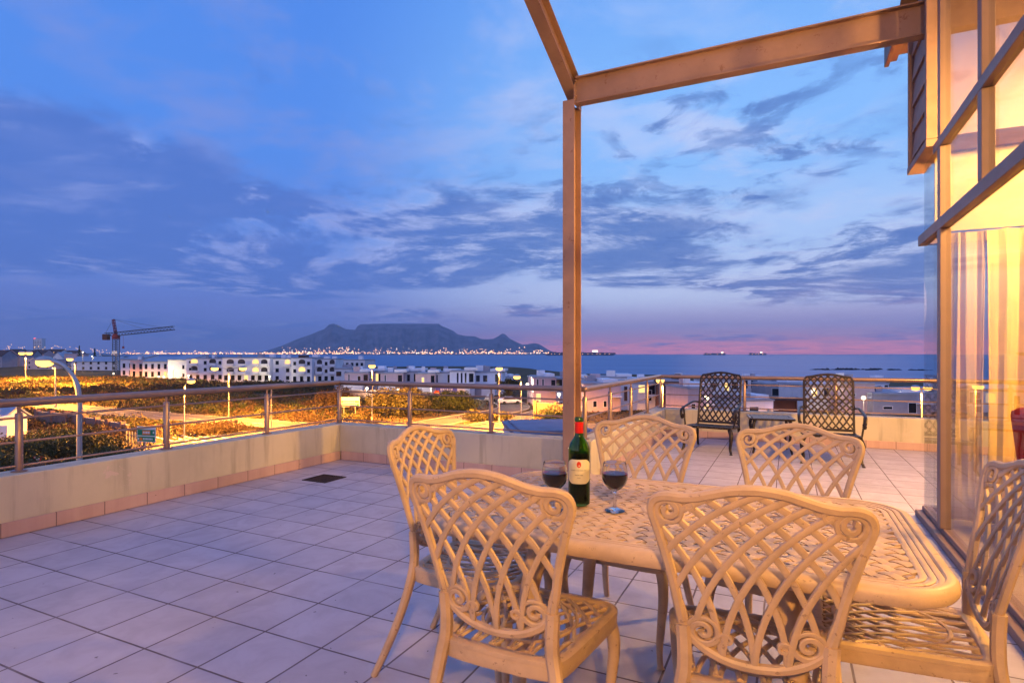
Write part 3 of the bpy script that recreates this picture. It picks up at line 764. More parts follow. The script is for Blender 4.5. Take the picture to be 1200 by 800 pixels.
def wine_glass(x, y, label):
    r = empty('wine_glass', (x, y, TZ + .004), label=label, cat='glass', group='filled wine glasses on the table')
    prof = [(0, .0), (.033, .0), (.0335, .002), (.022, .005), (.007, .010), (.0042, .02), (.004, .058), (.0075, .066), (.022, .074), (.036, .090), (.0425, .108), (.0430, .122), (.0395, .145), (.0365, .160), (.0357, .1605)]
    inn = [(.0354, .159), (.0385, .144), (.0418, .122), (.0413, .109), (.035, .0915), (.0215, .0765), (.008, .070), (0, .069)]
    q = MB(); q.lathe(prof + inn, 40); q.build('bowl', 'clear_glass', r)
    q = MB(); q.lathe([(0, .0693), (.0078, .0705), (.0212, .0769), (.0346, .0918), (.0408, .1092), (.0413, .1215), (.0408, .124), (0, .124)], 36); q.build('wine', 'glass_wine', r)
wine_glass(-.702, 1.79, 'glass of red wine left of the bottle')
wine_glass(-.520, 1.868, 'glass of red wine right of the bottle')

# dark lounge chairs and side table on the far wing
def make_lounge():
    root = empty('lounge_chair', (0, 0, 0), label='x', cat='chair', group='dark bronze lounge chairs by the far parapet')
    yb2 = lambda z: -.27 - .16 * (z - .30) / .68
    hw = .265
    ol = [(-hw, .30), (-hw, .55), (-hw, .80), (-hw, .915), (-.24, .955), (-.17, .965), (-.08, .985), (0, .992), (.08, .985), (.17, .965), (.24, .955), (hw, .915), (hw, .80), (hw, .55), (hw, .30)]
    q = MB(); q.smooth = True
    q.sweep([(x, yb2(z), z) for x, z in ol], .026, .024, (0, 1, .2), cham=.4); q.sweep([(-hw, yb2(.33), .33), (hw, yb2(.33), .33)], .03, .02, (0, 1, .2)); q.build('back_frame', 'bronze', root)
    poly = ol
    q = MB(); q.smooth = True
    for fam in (-1, 1):
        for k in range(-14, 15):
            x0 = k * .076
            fx = lambda u: (fam * (x0 + (u * .75) * .80 + .012 * math.sin(u * 14)), .30 + u * .75)
            for run in ribbon_runs(fx, 60, lambda x, z: inside(poly, x, z) and z > .33):
                q.sweep([(x, yb2(z) + fam * .002, z) for x, z in run], .019, .012, (0, 1, .2), cham=.3)
    q.build('back_lattice', 'bronze', root)
    sz = lambda y: .30 + .02 * (y / .3)
    so2 = [(-.28, -.28), (.28, -.28), (.29, .30), (-.29, .30)]
    q = MB(); q.smooth = True
    q.sweep([(x, y, sz(y)) for x, y in [(-.27, -.26), (.27, -.26), (.285, .29), (-.285, .29)]], .034, .030, (0, 0, 1), closed=True, cham=.3); st = q.build('seat', 'bronze', root)
    q = MB(); q.smooth = True
    for fam in (-1, 1):
        for k in range(-20, 21):
            x0 = k * .062
            fx = lambda u: (fam * (x0 + u * .58), -.28 + u * .58)
            for run in ribbon_runs(fx, 30, lambda x, y: inside(so2, x, y)):
                q.sweep([(x, y, sz(y) + fam * .003 + .004 * math.cos(60 * (x + fam * y))) for x, y in run], .030, .008, (0, 0, 1), cham=.3)
    q.build('seat_lattice', 'bronze', st)
    for sg in (-1, 1):
        P = smooth_path([(sg * .275, yb2(.60) + .01, .585), (sg * .305, -.20, .60), (sg * .325, -.02, .575), (sg * .330, .15, .555), (sg * .330, .25, .53), (sg * .325, .285, .475), (sg * .32, .265, .42), (sg * .315, .24, .44), (sg * .315, .25, .465)], 5)
        q = MB(); q.smooth = True; q.sweep(P, .032, .022, [(0, .2, 1)] * len(P), cham=.45)
        q.sweep(smooth_path([(sg * .325, .18, .545), (sg * .322, .15, .44), (sg * .30, .19, .32)], 5), .02, .02, (0, 1, .2), cham=.4); q.build('armrest', 'bronze', root)
        P = smooth_path([(sg * .275, .265, .30), (sg * .30, .30, .235), (sg * .295, .30, .15), (sg * .285, .29, .07), (sg * .30, .315, .02), (sg * .305, .33, 0)], 5); n = len(P)
        rr = [.028 - .013 * min(1, i / n * 1.4) for i in range(n)]; rr[-3:] = [.016, .02, .02]
        q = MB(); q.tube(P, rr, 10); q.build('leg', 'bronze', root)
        P = smooth_path([(sg * .265, -.25, .30), (sg * .275, -.28, .16), (sg * .285, -.34, 0)], 5)
        q = MB(); q.tube(P, [.022 - .008 * i / len(P) for i in range(len(P))], 10); q.build('leg', 'bronze', root)
    return root
lg = make_lounge(); lg.location = (.425, 7.06 + .02, 0); lg.rotation_euler = (0, 0, R(180)); lg['label'] = 'dark lattice lounge chair right of the small side table'
lg.location = (.43, 7.68, 0)
copy_tree(lg, (-.90, 7.92, 0), R(172), 'dark lattice lounge chair left of the small side table')
st = empty('side_table', (-.22, 8.1, 0), R(8), label='small dark table between the two lounge chairs', cat='table')
q = MB(); q.smooth = True
sq = [(-.24, -.24), (.24, -.24), (.24, .24), (-.24, .24)]
q.sweep([(x, y, .43) for x, y in rrect(.50, .50, .04)], .03, .025, (0, 0, 1), closed=True, cham=.3)
for fam in (-1, 1):
    for k in range(-16, 17):
        fx = lambda u: (fam * (k * .06 + (u - .5) * .5), (u - .5) * .5)
        for run in ribbon_runs(fx, 24, lambda x, y: inside(sq, x, y)): q.sweep([(x, y, .434 + fam * .003) for x, y in run], .034, .008, (0, 0, 1), cham=.3)
q.build('table_top', 'bronze', st)
for sx in (-1, 1):
    for sy in (-1, 1):
        P = smooth_path([(sx * .20, sy * .20, .42), (sx * .22, sy * .22, .33), (sx * .20, sy * .20, .15), (sx * .225, sy * .225, 0)], 5)
        q = MB(); q.tube(P, [.022 - .01 * i / len(P) for i in range(len(P))], 10); q.build('leg', 'bronze', st)

# ================================================================== LAND AND SEA
SEA = -12.0
def sstep(x, a, b):
    u = np.clip((x - a) / (b - a), 0, 1); return u * u * (3 - 2 * u)
def shore(q, back):
    s_ = np.interp(q, [-.95, -.40, -.29, -.24, .0, .07, .12, .5, 1.2], [2600, 2400, 900, 510, 485, 380, 335, 320, 300])
    return np.where(back, 2600, s_)
def ground_z(X, Y):
    dd = FW.x * X + FW.y * Y; ll = RT.x * X + RT.y * Y; rr = np.hypot(X, Y)
    back = dd < 20; q = np.where(back, -2, ll / np.maximum(dd, 20)); s_ = shore(q, back)
    z = np.full_like(X, G) + (-8.0) * sstep(rr, s_ - 50, s_ + 60)
    hill = sstep(dd, 300, 720) * sstep(-q, .60, .80)
    z = z + 12.5 * hill
    far = sstep(rr, 260, 500); z = z + far * (.5 * np.sin(X * .021) * np.cos(Y * .017))
    return z
NA_, rad = 240, np.concatenate([[0.01], np.geomspace(12, 3200, 95)])
vs = []; 
AA, RRd = np.meshgrid(np.linspace(0, 2 * np.pi, NA_, endpoint=False), rad)
X_, Y_ = RRd * np.cos(AA), RRd * np.sin(AA); Z_ = ground_z(X_, Y_)
q = MB(); q.smooth = True
q.v = list(zip(X_.ravel().tolist(), Y_.ravel().tolist(), Z_.ravel().tolist()))
q.f = [(i * NA_ + k, i * NA_ + (k + 1) % NA_, (i + 1) * NA_ + (k + 1) % NA_, (i + 1) * NA_ + k) for i in range(len(rad) - 1) for k in range(NA_)]
struct(q.build('ground', 'ground'))
q = MB(); q.v = [(r * math.cos(a), r * math.sin(a), SEA) for r in np.geomspace(200, 52000, 30) for a in np.linspace(0, 2 * math.pi, 97)[:-1]]
q.f = [(i * 96 + k, (i + 1) * 96 + k, (i + 1) * 96 + (k + 1) % 96, i * 96 + (k + 1) % 96) for i in range(29) for k in range(96)]; struct(q.build('sea', 'sea'))

def gpt(px, py): return at(px, (EYE - G) * 677 / (py - 415))
roads_poly = []
def strip(line, width, z, name, mat, kind='structure'):
    P = smooth_path([(*p.xy, 0) for p in line], 8); n = len(P); vs = []
    for i in range(n):
        tg = (P[min(i + 1, n - 1)] - P[max(i - 1, 0)]).normalized(); N = Vector((-tg.y, tg.x, 0))
        vs.append(P[i] + N * width / 2 + Vector((0, 0, z))); vs.append(P[i] - N * width / 2 + Vector((0, 0, z)))
    q = MB(); q.add(vs, [(2 * i + 1, 2 * i + 3, 2 * i + 2, 2 * i) for i in range(n - 1)]); o = q.build(name, mat); tag(o, kind=kind)
    return P
def road(pts, width, zo):
    P = strip([gpt(*p) for p in pts], width, G + zo, 'road', 'asphalt')
    roads_poly.append((P, width))
    for sg in (-1, 1):
        n = len(P); K = []
        for i in range(n):
            tg = (P[min(i + 1, n - 1)] - P[max(i - 1, 0)]).normalized(); N = Vector((-tg.y, tg.x, 0)); K.append(P[i] + N * sg * (width / 2 + .10) + Vector((0, 0, G + zo + .05)))
        q = MB(); q.sweep(K, .18, .13, (0, 0, 1), cham=0); struct(q.build('kerb', 'kerb'))
    return P
RA = road([(120, 560), (250, 517), (380, 506), (500, 503), (600, 502), (690, 501), (790, 503)], 7.5, .02)
RB = road([(-120, 462), (30, 473), (150, 484.5), (260, 493), (340, 499)], 6.0, .028)
RC = road([(575, 500), (620, 490), (668, 478), (740, 468)], 6.5, .036)
RD = road([(610, 502), (650, 520), (690, 560)], 6.5, .044)
RE = road([(470, 503), (540, 490), (600, 479), (590, 470), (560, 466)], 5.5, .032)
for P in (RA, RB, RC):
    for off in (0,):
        for i in range(0, len(P) - 2, 3):
            a, b_ = P[i], P[i + 1]; L_ = (b_ - a).length
            q = MB(); q.sweep([a + Vector((0, 0, G + .058)), a + (b_ - a).normalized() * min(3, L_) + Vector((0, 0, G + .058))], .14, .008, (0, 0, 1), cham=0); struct(q.build('road_marking', 'paint_line'))
for k in range(5):
    a = gpt(330 + 0 * k, 500.5) ; a = gpt(180 + 14 * k, 512 - 1.2 * k); b_ = gpt(215 + 14 * k, 520 - 1.2 * k)
    q = MB(); q.sweep([a + Vector((0, 0, G + .058)), b_ + Vector((0, 0, G + .058))], .35, .008, (0, 0, 1), cham=0); struct(q.build('road_marking', 'paint_line'))

# ------------------------------------------------------------------ leaves
def leaf_mesh(name, C_, size, mat, parent=None, flat=.25):
    """many small four-cornered leaves at the points C_ (Nx3)"""
    n = len(C_); a = rng.normal(size=(n, 3)); a /= np.linalg.norm(a, axis=1)[:, None]
    b_ = rng.normal(size=(n, 3)); b_ -= (a * b_).sum(1)[:, None] * a; b_ /= np.linalg.norm(b_, axis=1)[:, None]
    s_ = (size * rng.uniform(.6, 1.35, n))[:, None]
    V = np.empty((n, 4, 3)); V[:, 0] = C_ - a * s_; V[:, 1] = C_ - b_ * s_ * .55; V[:, 2] = C_ + a * s_; V[:, 3] = C_ + b_ * s_ * .55
    me = bpy.data.meshes.new(name); me.vertices.add(4 * n); me.vertices.foreach_set('co', V.reshape(-1).astype(np.float32))
    me.loops.add(4 * n); me.loops.foreach_set('vertex_index', np.arange(4 * n, dtype=np.int32))
    me.polygons.add(n); me.polygons.foreach_set('loop_start', np.arange(0, 4 * n, 4, dtype=np.int32))
    try: me.polygons.foreach_set('loop_total', np.full(n, 4, dtype=np.int32))
    except Exception: pass
    me.update(calc_edges=True); me.materials.append(M[mat])
    o = bpy.data.objects.new(name, me); COL.objects.link(o)
    if parent is not None: o.parent = parent
    return o
def near_road(p, extra=1.2):
    for P, wd in roads_poly:
        for i in range(0, len(P)):
            if (P[i].x - p[0]) ** 2 + (P[i].y - p[1]) ** 2 < (wd / 2 + extra) ** 2: return True
    return False
keep_clear = []        # (x, y, r) footprints of houses
def blob_points(c, rx, ry, rz, n):
    u = rng.normal(size=(n, 3)); u /= np.linalg.norm(u, axis=1)[:, None]; u *= (rng.uniform(0, 1, n) ** .4)[:, None]
    return np.array(c) + u * np.array([rx, ry, rz])
def shrub(px, dist, wd, ht, label, mat='leaf_b', n=900, leaf=.12, z=G, cat='shrub', group=None, name='shrub', lumps=9, seed=1, trunk=False):
    n = int(n * 2.2); leaf *= .66
    p = at(px, dist, z); o = empty(name, p, label=label, cat=cat, group=group); r_ = np.random.default_rng(seed)
    pts = []; tb_ = MB()
    z0 = .32 * ht if trunk else 0
    for k in range(lumps):
        a = r_.uniform(0, 6.28); rr = math.sqrt(r_.uniform(0, 1)) * wd * .36; hz = z0 + (ht - z0) * r_.uniform(.30, .82) * (1 - .35 * (rr / (wd * .5)) ** 2)
        s_ = r_.uniform(.16, .27) * wd; c = (rr * math.cos(a), rr * math.sin(a), hz)
        pts.append(blob_points(c, s_, s_, min(s_ * .75, (ht - z0) * .35), n // lumps))
        tb_.tube(smooth_path([(0, 0, -.05), (c[0] * .25, c[1] * .25, hz * .45), (c[0] * .8, c[1] * .8, hz * .9)], 3), [.05 * ht * .5 * (1 - .11 * i) for i in range(7)], 6)
    pts.append(np.column_stack([r_.normal(0, wd * .24, n // 4), r_.normal(0, wd * .24, n // 4), np.abs(r_.normal(ht * .3, ht * .18, n // 4))]))
    P_ = np.concatenate(pts); P_[:, 2] = np.maximum(P_[:, 2], .03)
    leaf_mesh('crown', P_, leaf, mat, o)
    tb_.build('trunk', 'bark', o)
    return o

# ================================================================== BUILDINGS
def win_grid(w_, h_, cols, rows, ww, wh, z0=1.0, pitch=2.75, lit=(), skip=()):
    out = []
    for r_ in range(rows):
        for c in range(cols):
            if (c, r_) in skip: continue
            u = -w_ / 2 + w_ * (c + .5) / cols
            out.append((u - ww / 2, u + ww / 2, z0 + pitch * r_, z0 + pitch * r_ + wh, 'lit_window' if (c, r_) in lit else 'dark_glass'))
    return out
def building(px0, px1, dist, top, label, mat='white_paint', dep=9, yaw=0, roof='flat', windows=(), balc=(), base=G, cat='house', name='house', extra=(), group=None, roofmat=None, side=()):
    pc = (px0 + px1) / 2; w_ = (px1 - px0) / 677 * dist; p = at(pc, dist, base); h_ = EYE - (top - 415) / 677 * dist - base
    o = empty(name, p, YAW + R(yaw), label=label, cat=cat, group=group)
    keep_clear.append((p.x + FW.x * dep / 2, p.y + FW.y * dep / 2, max(w_, dep) * .75))
    q = MB()
    if roof == 'flat':
        q.box(-w_ / 2, w_ / 2, 0, dep, -.3, h_ - .35); q.build('wall', mat, o)
        q = MB(); q.box(-w_ / 2 - .12, w_ / 2 + .12, -.12, dep + .12, h_ - .347, h_ - .12); q.box(-w_/2 + .3, w_/2 - .3, .3, dep - .3, h_ - .118, h_); q.build('roof', roofmat or 'roof_flat', o)
    elif roof == 'mono':
        q.prism([(0, -.3), (dep, -.3), (dep, h_ - .2), (0, h_ * .78)], -w_ / 2, w_ / 2, Matrix(((0, 0, 1, 0), (1, 0, 0, 0), (0, 1, 0, 0), (0, 0, 0, 1)))); q.build('wall', mat, o)
        q = MB(); q.prism([(-.4, h_ * .775), (dep + .3, h_ - .18), (dep + .3, h_), (-.4, h_ * .80)], -w_ / 2 - .25, w_ / 2 + .25, Matrix(((0, 0, 1, 0), (1, 0, 0, 0), (0, 1, 0, 0), (0, 0, 0, 1)))); q.build('roof', roofmat or 'roof_blue', o)
    else:  # pitched; ridge along x ('ridge') or gable to the front ('gable')
        eave = h_ * .66
        if roof == 'gable':
            q.prism([(-w_ / 2, -.3), (w_ / 2, -.3), (w_ / 2, eave), (0, h_ - .2), (-w_ / 2, eave)], 0, dep, Matrix(((1, 0, 0, 0), (0, 0, 1, 0), (0, 1, 0, 0), (0, 0, 0, 1)))); q.build('wall', mat, o)
            q = MB()
            for sg in (-1, 1): q.sweep([(sg * (w_ / 2 + .35), dep / 2, eave - .13), (0, dep / 2, h_ - .05)], dep + .6, .18, (0, 0, 1), cham=0)
            q.build('roof', roofmat or 'roof_tile', o)
        else:
            q.prism([(0, -.3), (dep, -.3), (dep, eave), (dep / 2, h_ - .2), (0, eave)], -w_ / 2, w_ / 2, Matrix(((0, 0, 1, 0), (1, 0, 0, 0), (0, 1, 0, 0), (0, 0, 0, 1)))); q.build('wall', mat, o)
            q = MB()
            for sg in (0, 1):
                ya = -.4 if sg == 0 else dep + .4
                q.sweep([(0, ya, eave - .13), (0, dep / 2, h_ - .05)], w_ + .5, .18, (0, 0, 1), cham=0)
            q.build('roof', roofmat or 'roof_tile', o)
    for (u0, u1, z0, z1, wm) in windows:
        f = MB(); fr = .07
        f.box(u0 - fr, u1 + fr, -.05, .02, z1, z1 + fr); f.box(u0 - fr, u1 + fr, -.09, .02, z0 - fr, z0)
        f.box(u0 - fr, u0, -.05, .02, z0 + .002, z1 - .002); f.box(u1, u1 + fr, -.05, .02, z0 + .002, z1 - .002)
        fo = f.build('window', 'white_bright', o)
        g = MB(); g.box(u0 + .001, u1 - .001, -.012, .0, z0 + .001, z1 - .001); g.build('pane', wm, fo)
    for (u0, u1, z0, wm) in balc:         # flat arched panel, recess shade in its colour, balcony slab and low wall
        f = MB(); um = (u0 + u1) / 2; hw = (u1 - u0) / 2
        arch = [(u0, z0), (u1, z0), (u1, z0 + 1.5)] + [(um + hw * math.cos(a), z0 + 1.5 + .75 * math.sin(a)) for a in np.linspace(.3, math.pi - .3, 7)] + [(u0, z0 + 1.5)]
        f.prism(arch, -.03, .03, Matrix(((1, 0, 0, 0), (0, 0, 1, 0), (0, 1, 0, 0), (0, 0, 0, 1)))); f.build('arched_panel', 'recess_shade' if wm == DG else wm, o)
        f = MB(); f.box(u0 - .2, u1 + .2, -1.1, -.031, z0 - .15, z0); f.box(u0 - .2, u1 + .2, -1.1, -.95, z0 + .002, z0 + .75)
        f.box(u0 - .2, u0 - .08, -.949, -.031, z0 + .002, z0 + .75); f.box(u1 + .08, u1 + .2, -.949, -.031, z0 + .002, z0 + .75); f.build('balcony', mat, o)
    if roof == 'flat' and dist > 60:
        rr_ = random.Random(int(px0 * 7 + dist))
        for k in range(rr_.choice((1, 2, 2, 3))):
            u = rr_.uniform(-.38, .38) * w_; y_ = rr_.uniform(1.5, dep - 1.5); s_ = rr_.uniform(.35, .9)
            f = MB(); f.box(u - s_, u + s_, y_ - s_, y_ + s_, h_ + .002, h_ + rr_.uniform(.5, 1.3)); f.build(rr_.choice(('chimney', 'roof_tank', 'stair_head')), rr_.choice((mat, 'grey_paint', 'white_bright')), o)
    for (nm, mt, bx) in extra:
        f = MB(); f.box(*bx); f.build(nm, mt, o)
    return o
DG, LW = 'dark_glass', 'lit_window'
AP = 'apartment blocks in the white row'
wg = win_grid
building(85, 137, 330, 417.5, 'pale two storey house behind the base of the crane', 'white_paint', 12, 4, 'ridge', wg(25, 8, 6, 2, 1.3, 1.5, 1.0, 2.9), roofmat='roof_blue')
building(140, 166, 240, 415, 'white house with steep blue roof, next right of the crane', 'white_bright', 10, -8, 'mono', wg(9, 8, 3, 2, 1.2, 1.9, 1.0, 3.0), cat='apartment block', group=AP)
building(153, 169, 228, 421, 'pinkish narrow block with tall slit windows right of the crane', 'pink_paint', 8, 6, 'flat', wg(5, 7, 2, 2, 1.1, 2.2, .8, 2.9), cat='apartment block', group=AP)
building(168, 197, 225, 418, 'white block with pale blue roof and four tall windows', 'white_bright', 10, 5, 'mono', wg(9.5, 8, 4, 2, 1.0, 2.0, .9, 3.0, lit=((3, 0),)), cat='apartment block', group=AP)
building(196, 222, 214, 415, 'tall block with broad blue roof and floodlit plain front', 'white_bright', 11, -6, 'mono', wg(8, 9, 2, 2, .9, 1.4, 1.2, 3.0, skip=((0, 0), (0, 1))), cat='apartment block', group=AP)
building(219, 262, 202, 419.5, 'white three storey block left of the double street lamp', 'white_bright', 11, 3, 'flat',
         wg(12.6, 8, 5, 1, 1.2, 1.6, .9) + wg(12.6, 8, 5, 2, 1.0, 1.2, 3.7, 2.4, skip=((1, 0), (1, 1), (3, 0), (3, 1))), [(-4.9, -2.6, 3.3, DG), (1.4, 3.7, 3.3, DG), (-4.9, -2.6, 5.8, LW), (1.4, 3.7, 5.8, DG)], cat='apartment block', group=AP)
building(260, 317, 196, 418.5, 'widest white block with four arched balconies right of the double lamp', 'white_bright', 12, -3, 'flat',
         wg(16.4, 8, 7, 1, 1.3, 1.7, .8, lit=((3, 0),)), [(-6.8, -4.3, 3.0, DG), (-2.9, -.4, 3.0, DG), (2.2, 4.4, 3.0, LW), (5.2, 7.4, 3.0, DG), (-6.8, -4.3, 5.7, DG), (-2.9, -.4, 5.7, DG), (2.2, 4.4, 5.7, LW), (5.2, 7.4, 5.7, DG)], cat='apartment block', group=AP)
building(319, 343, 198, 419.5, 'white block with one orange lit balcony beside a blank bright wall', 'white_bright', 11, 4, 'flat', wg(7, 8, 2, 3, 1.1, 1.3, .9, 2.6), [(.8, 2.6, 5.6, LW)], cat='apartment block', group=AP)
building(341, 366, 192, 418.5, 'white block with gabled dormer and amber lit balcony', 'white_bright', 11, -4, 'flat', wg(7.1, 8, 3, 1, 1.1, 1.8, .5) + wg(7.1, 8, 3, 2, 1.0, 1.2, 3.5, 2.5, skip=((1, 0), (1, 1))), [(-1.0, 1.2, 3.2, LW), (-1.0, 1.2, 5.7, DG)], cat='apartment block', group=AP,
         extra=(('dormer', 'roof_tile', (-1.2, 1.2, .2, 3, 8.5, 9.3)),))
building(364, 393, 194, 420, 'white block of dark paired balconies near the bend of the railing', 'white_bright', 11, 3, 'flat', wg(8.3, 8, 4, 1, 1.1, 1.8, .5, lit=((0, 0),)) + wg(8.3, 8, 4, 2, .9, 1.2, 3.4, 2.5, skip=((1, 0), (1, 1), (3, 0), (3, 1))), [(-2.0, -.3, 3.1, DG), (2.2, 3.9, 3.1, DG), (-2.0, -.3, 5.6, DG), (2.2, 3.9, 5.6, DG)], cat='apartment block', group=AP)
building(386, 428, 215, 421, 'long low white block ending the row beside the sea', 'white_paint', 12, -5, 'flat', wg(13, 7, 7, 2, 1.0, 1.2, 2.6, 2.7), cat='apartment block', group=AP)
building(392, 412, 160, 431, 'small grey white house in front of the end of the white row', 'white_paint', 9, 6, 'flat', wg(4.6, 6, 2, 2, 1.4, 1.3, 1, 2.6))
# villas along the shore road
VG = 'flat roofed villas by the shore'
def villa(px0, px1, dist, top, label, m1, yaw, wins, gar=True, m2='white_bright', dark=True):
    w_ = (px1 - px0) / 677 * dist; h_ = EYE - (top - 415) / 677 * dist - G
    ex = [('garage_wing', m2, (-w_ * .5, w_ * .32, -3.2, -.01, -.3, 2.7)), ('garage_door', 'grey_paint', (-w_ * .42, -w_ * .12, -3.24, -3.203, 0.05, 2.2)),
          ('upper_block', m2, (w_ * .10, w_ * .5 + .8, .6, 8, h_ - .01, h_ + .55))] if gar else [('upper_block', m2, (w_ * .05, w_ * .5 - .2, .8, 7, h_ - .01, h_ + .5))]
    if dark: ex.append(('covered_terrace', 'dark_glass', (w_ * .28, w_ * .46, -.04, -.002, h_ * .55, h_ * .88)))
    ex += [('terrace_slab', m2, (w_ * .24, w_ * .5, -1.2, -.05, h_ * .50, h_ * .54))]
    return building(px0, px1, dist, top, label, m1, 9, yaw, 'flat', wins, extra=ex, group=VG)
villa(404, 432, 134, 435.5, 'pinkish grey villa just right of the railing corner', 'pink_paint', 6, [(-1.9, -1.6, 3.4, 5.0, DG), (.2, .9, 3.4, 4.6, DG)])
villa(431, 447, 142, 434.5, 'white villa directly behind the front street lamp', 'white_bright', -4, [(-1.2, -.4, 3.2, 4.8, DG), (.3, 1.0, 3.0, 4.9, LW)])
villa(446, 472, 132, 436, 'mauve villa with plain wall right of the front street lamp', 'pink_paint', 5, [(-1.6, -1.3, 3.3, 4.9, DG)])
villa(468, 490, 138, 434.5, 'white villa between two mauve ones, with dark glazed end', 'white_bright', -3, [(-1.6, -.9, 3.2, 4.8, DG), (-.4, .3, 3.2, 4.8, DG)])
villa(487, 510, 130, 436.5, 'mauve villa above the blue billboard, left part', 'pink_paint', 4, [(-.8, -.3, 3.2, 4.4, LW)])
villa(506, 530, 135, 435.5, 'white villa with a deep dark terrace above the billboard', 'white_bright', -4, [(-1.7, -1.0, 3.0, 4.8, DG)])
villa(527, 556, 132, 433.8, 'bright white villa with three dark slit windows', 'white_bright', 3, [(-1.2, -.8, 3.1, 5.4, DG), (-.3, .1, 3.1, 5.4, DG), (.6, 1.0, 3.1, 5.4, DG)])
villa(553, 588, 138, 435, 'long white villa left of the second street lamp', 'white_bright', -5, [(-2.6, -1.7, 3.1, 4.6, DG), (-.9, .1, 3.1, 4.6, DG)])
villa(592, 604, 150, 441, 'little white house between the two middle street lamps', 'white_paint', 8, [(-.8, -.2, 1.6, 3, DG), (.3, .8, 1.6, 3, DG)], False)
villa(625, 652, 108, 441, 'salmon pink villa with two slit windows left of the steel post', 'pink_paint', 5, [(-1.5, -1.2, 3.2, 5.0, DG), (-.5, -.2, 3.2, 5.0, DG), (-1.6, -.8, .4, 2.3, LW)], False)
villa(647, 690, 114, 442.5, 'white villa with a band of dark windows behind the steel post', 'white_bright', -4, [(-2.8, -1.6, 2.9, 4.7, DG), (-1.2, 0, 2.9, 4.7, DG), (.4, 1.6, 2.9, 4.7, DG)], False)
villa(684, 728, 97, 448, 'long pink house over the side railing with two small windows', 'pink_paint', 7, [(-1.6, -1.0, .8, 1.8, DG), (.2, .7, .8, 1.8, DG)], False, dark=False)
villa(700, 742, 128, 441, 'white flat roofed house whose roof shows above the side railing', 'white_bright', -3, [(-2, -.8, 2.4, 3.6, DG)], False, dark=False)
villa(724, 770, 100, 447, 'white house with an amber window behind the side railing', 'white_bright', 6, [(-2.4, -1.8, 1.6, 4.1, DG), (.2, 1.3, 3.0, 4.3, LW), (1.8, 2.5, 1.6, 3.4, DG)], False)
villa(778, 808, 92, 444.5, 'dark brown house next to the lamp at the terrace corner', 'brown_paint', -5, [(-1.2, .6, 2.2, 3.4, DG), (1.0, 1.7, .4, 2.2, 'white_bright')], False, 'brown_paint')
villa(806, 835, 82, 453, 'warm lit pink house behind the left lounge chair', 'pink_paint', 5, [(-1.3, -.7, 1.6, 2.6, DG), (.6, 1.3, .5, 2.4, LW)], False, dark=False)
villa(826, 866, 118, 444, 'white house half hidden by the left lounge chair', 'white_bright', -4, [(-2.2, -1.2, 2.2, 3.8, DG), (.5, 1.4, 2.2, 3.8, LW)], False)
villa(868, 905, 120, 443.5, 'white house with dark openings between the lounge chairs', 'white_bright', 5, [(-2.8, -1.9, 2.6, 4.6, DG), (-1.2, .2, 2.6, 4.6, DG)], False)
villa(898, 946, 112, 448.5, 'low house with broad pale flat roof between the lounge chairs', 'grey_paint', -3, [(-2.8, -1.4, 1.6, 3.0, DG), (.4, 1.2, 1.6, 3.0, LW)], False)
villa(872, 908, 84, 467, 'small white outbuilding above the side table', 'white_bright', 10, [(-1.6, -.2, .5, 2.0, DG)], False, dark=False)
villa(944, 992, 100, 450, 'white house seen through the right lounge chair', 'white_paint', 4, [(-2.6, -1.6, 2.4, 3.8, LW), (-.4, .4, 2.4, 3.8, DG), (1.4, 2.2, .6, 2.6, LW)], False)
villa(990, 1024, 94, 447, 'tall lilac house right of the right lounge chair', 'pink_paint', -6, [(-1.5, -.6, .9, 1.25, DG), (-1.5, -.6, 2.9, 3.2, DG), (1.3, 1.9, .1, 2.6, LW)], False, dark=False)
villa(1019, 1042, 104, 447.5, 'narrow white house beside the lilac one', 'white_bright', 4, [(-.4, .3, 2.6, 4.0, DG)], False)
villa(1024, 1090, 92, 460, 'long low lilac house behind the small double street lamp', 'grey_paint', -3, [(-2.9, -1.5, .9, 1.3, DG), (1.0, 2.2, .3, 1.9, DG)], False, dark=False)
villa(1100, 1190, 96, 456, 'white house with an amber window seen through the corner glass', 'white_paint', 3, [(-3.0, -2.0, 3.0, 3.9, LW), (-3.4, -2.9, .8, 2.6, DG), (-2.6, -2.1, .8, 2.6, DG)], False, dark=False)
# dark slatted pergola
pg = empty('pergola', at(926, 88, G), YAW, label='dark slatted pergola roof between the lounge chairs', cat='pergola')
for x in (-2.4, 2.4):
    for y in (0, 3): q = MB(); q.box(x - .1, x + .1, y - .1, y + .1, 0, 2.598); q.build('post', 'brown_paint', pg)
for k in range(16): q = MB(); x = -2.7 + k * .36; q.box(x - .06, x + .06, -.5, 3.5, 2.6, 2.85); q.build('slat', 'brown_paint', pg)
q = MB(); q.box(-2.6, 2.6, 3.2, 3.4, 0, 2.59); q.build('back_wall', 'brown_paint', pg)
# flat roof just below the terrace, and the white house at the left edge
building(606, 700, 36, 505, 'flat grey blue roof just below the terrace by the post', 'white_paint', 7, 8, 'flat', [(-1.5, -.5, .8, 2.2, DG)], name='outbuilding', roofmat='roof_slate')
building(-66, 0, 66, 478, 'white gabled house with slate roof at the left edge', 'white_bright', 4, 8, 'ridge', [(-1.6, -.4, .6, 2.0, DG)], roofmat='roof_blue', extra=(('buttress', 'white_bright', (2.2, 2.9, -2.6, -.01, -.3, 3.3)), ('low_wall', 'white_bright', (2.91, 5.2, -2.4, -2.1, -.3, 1.7)), ('low_wall', 'white_bright', (3.4, 4.0, -2.09, .6, -.3, 2.6))))
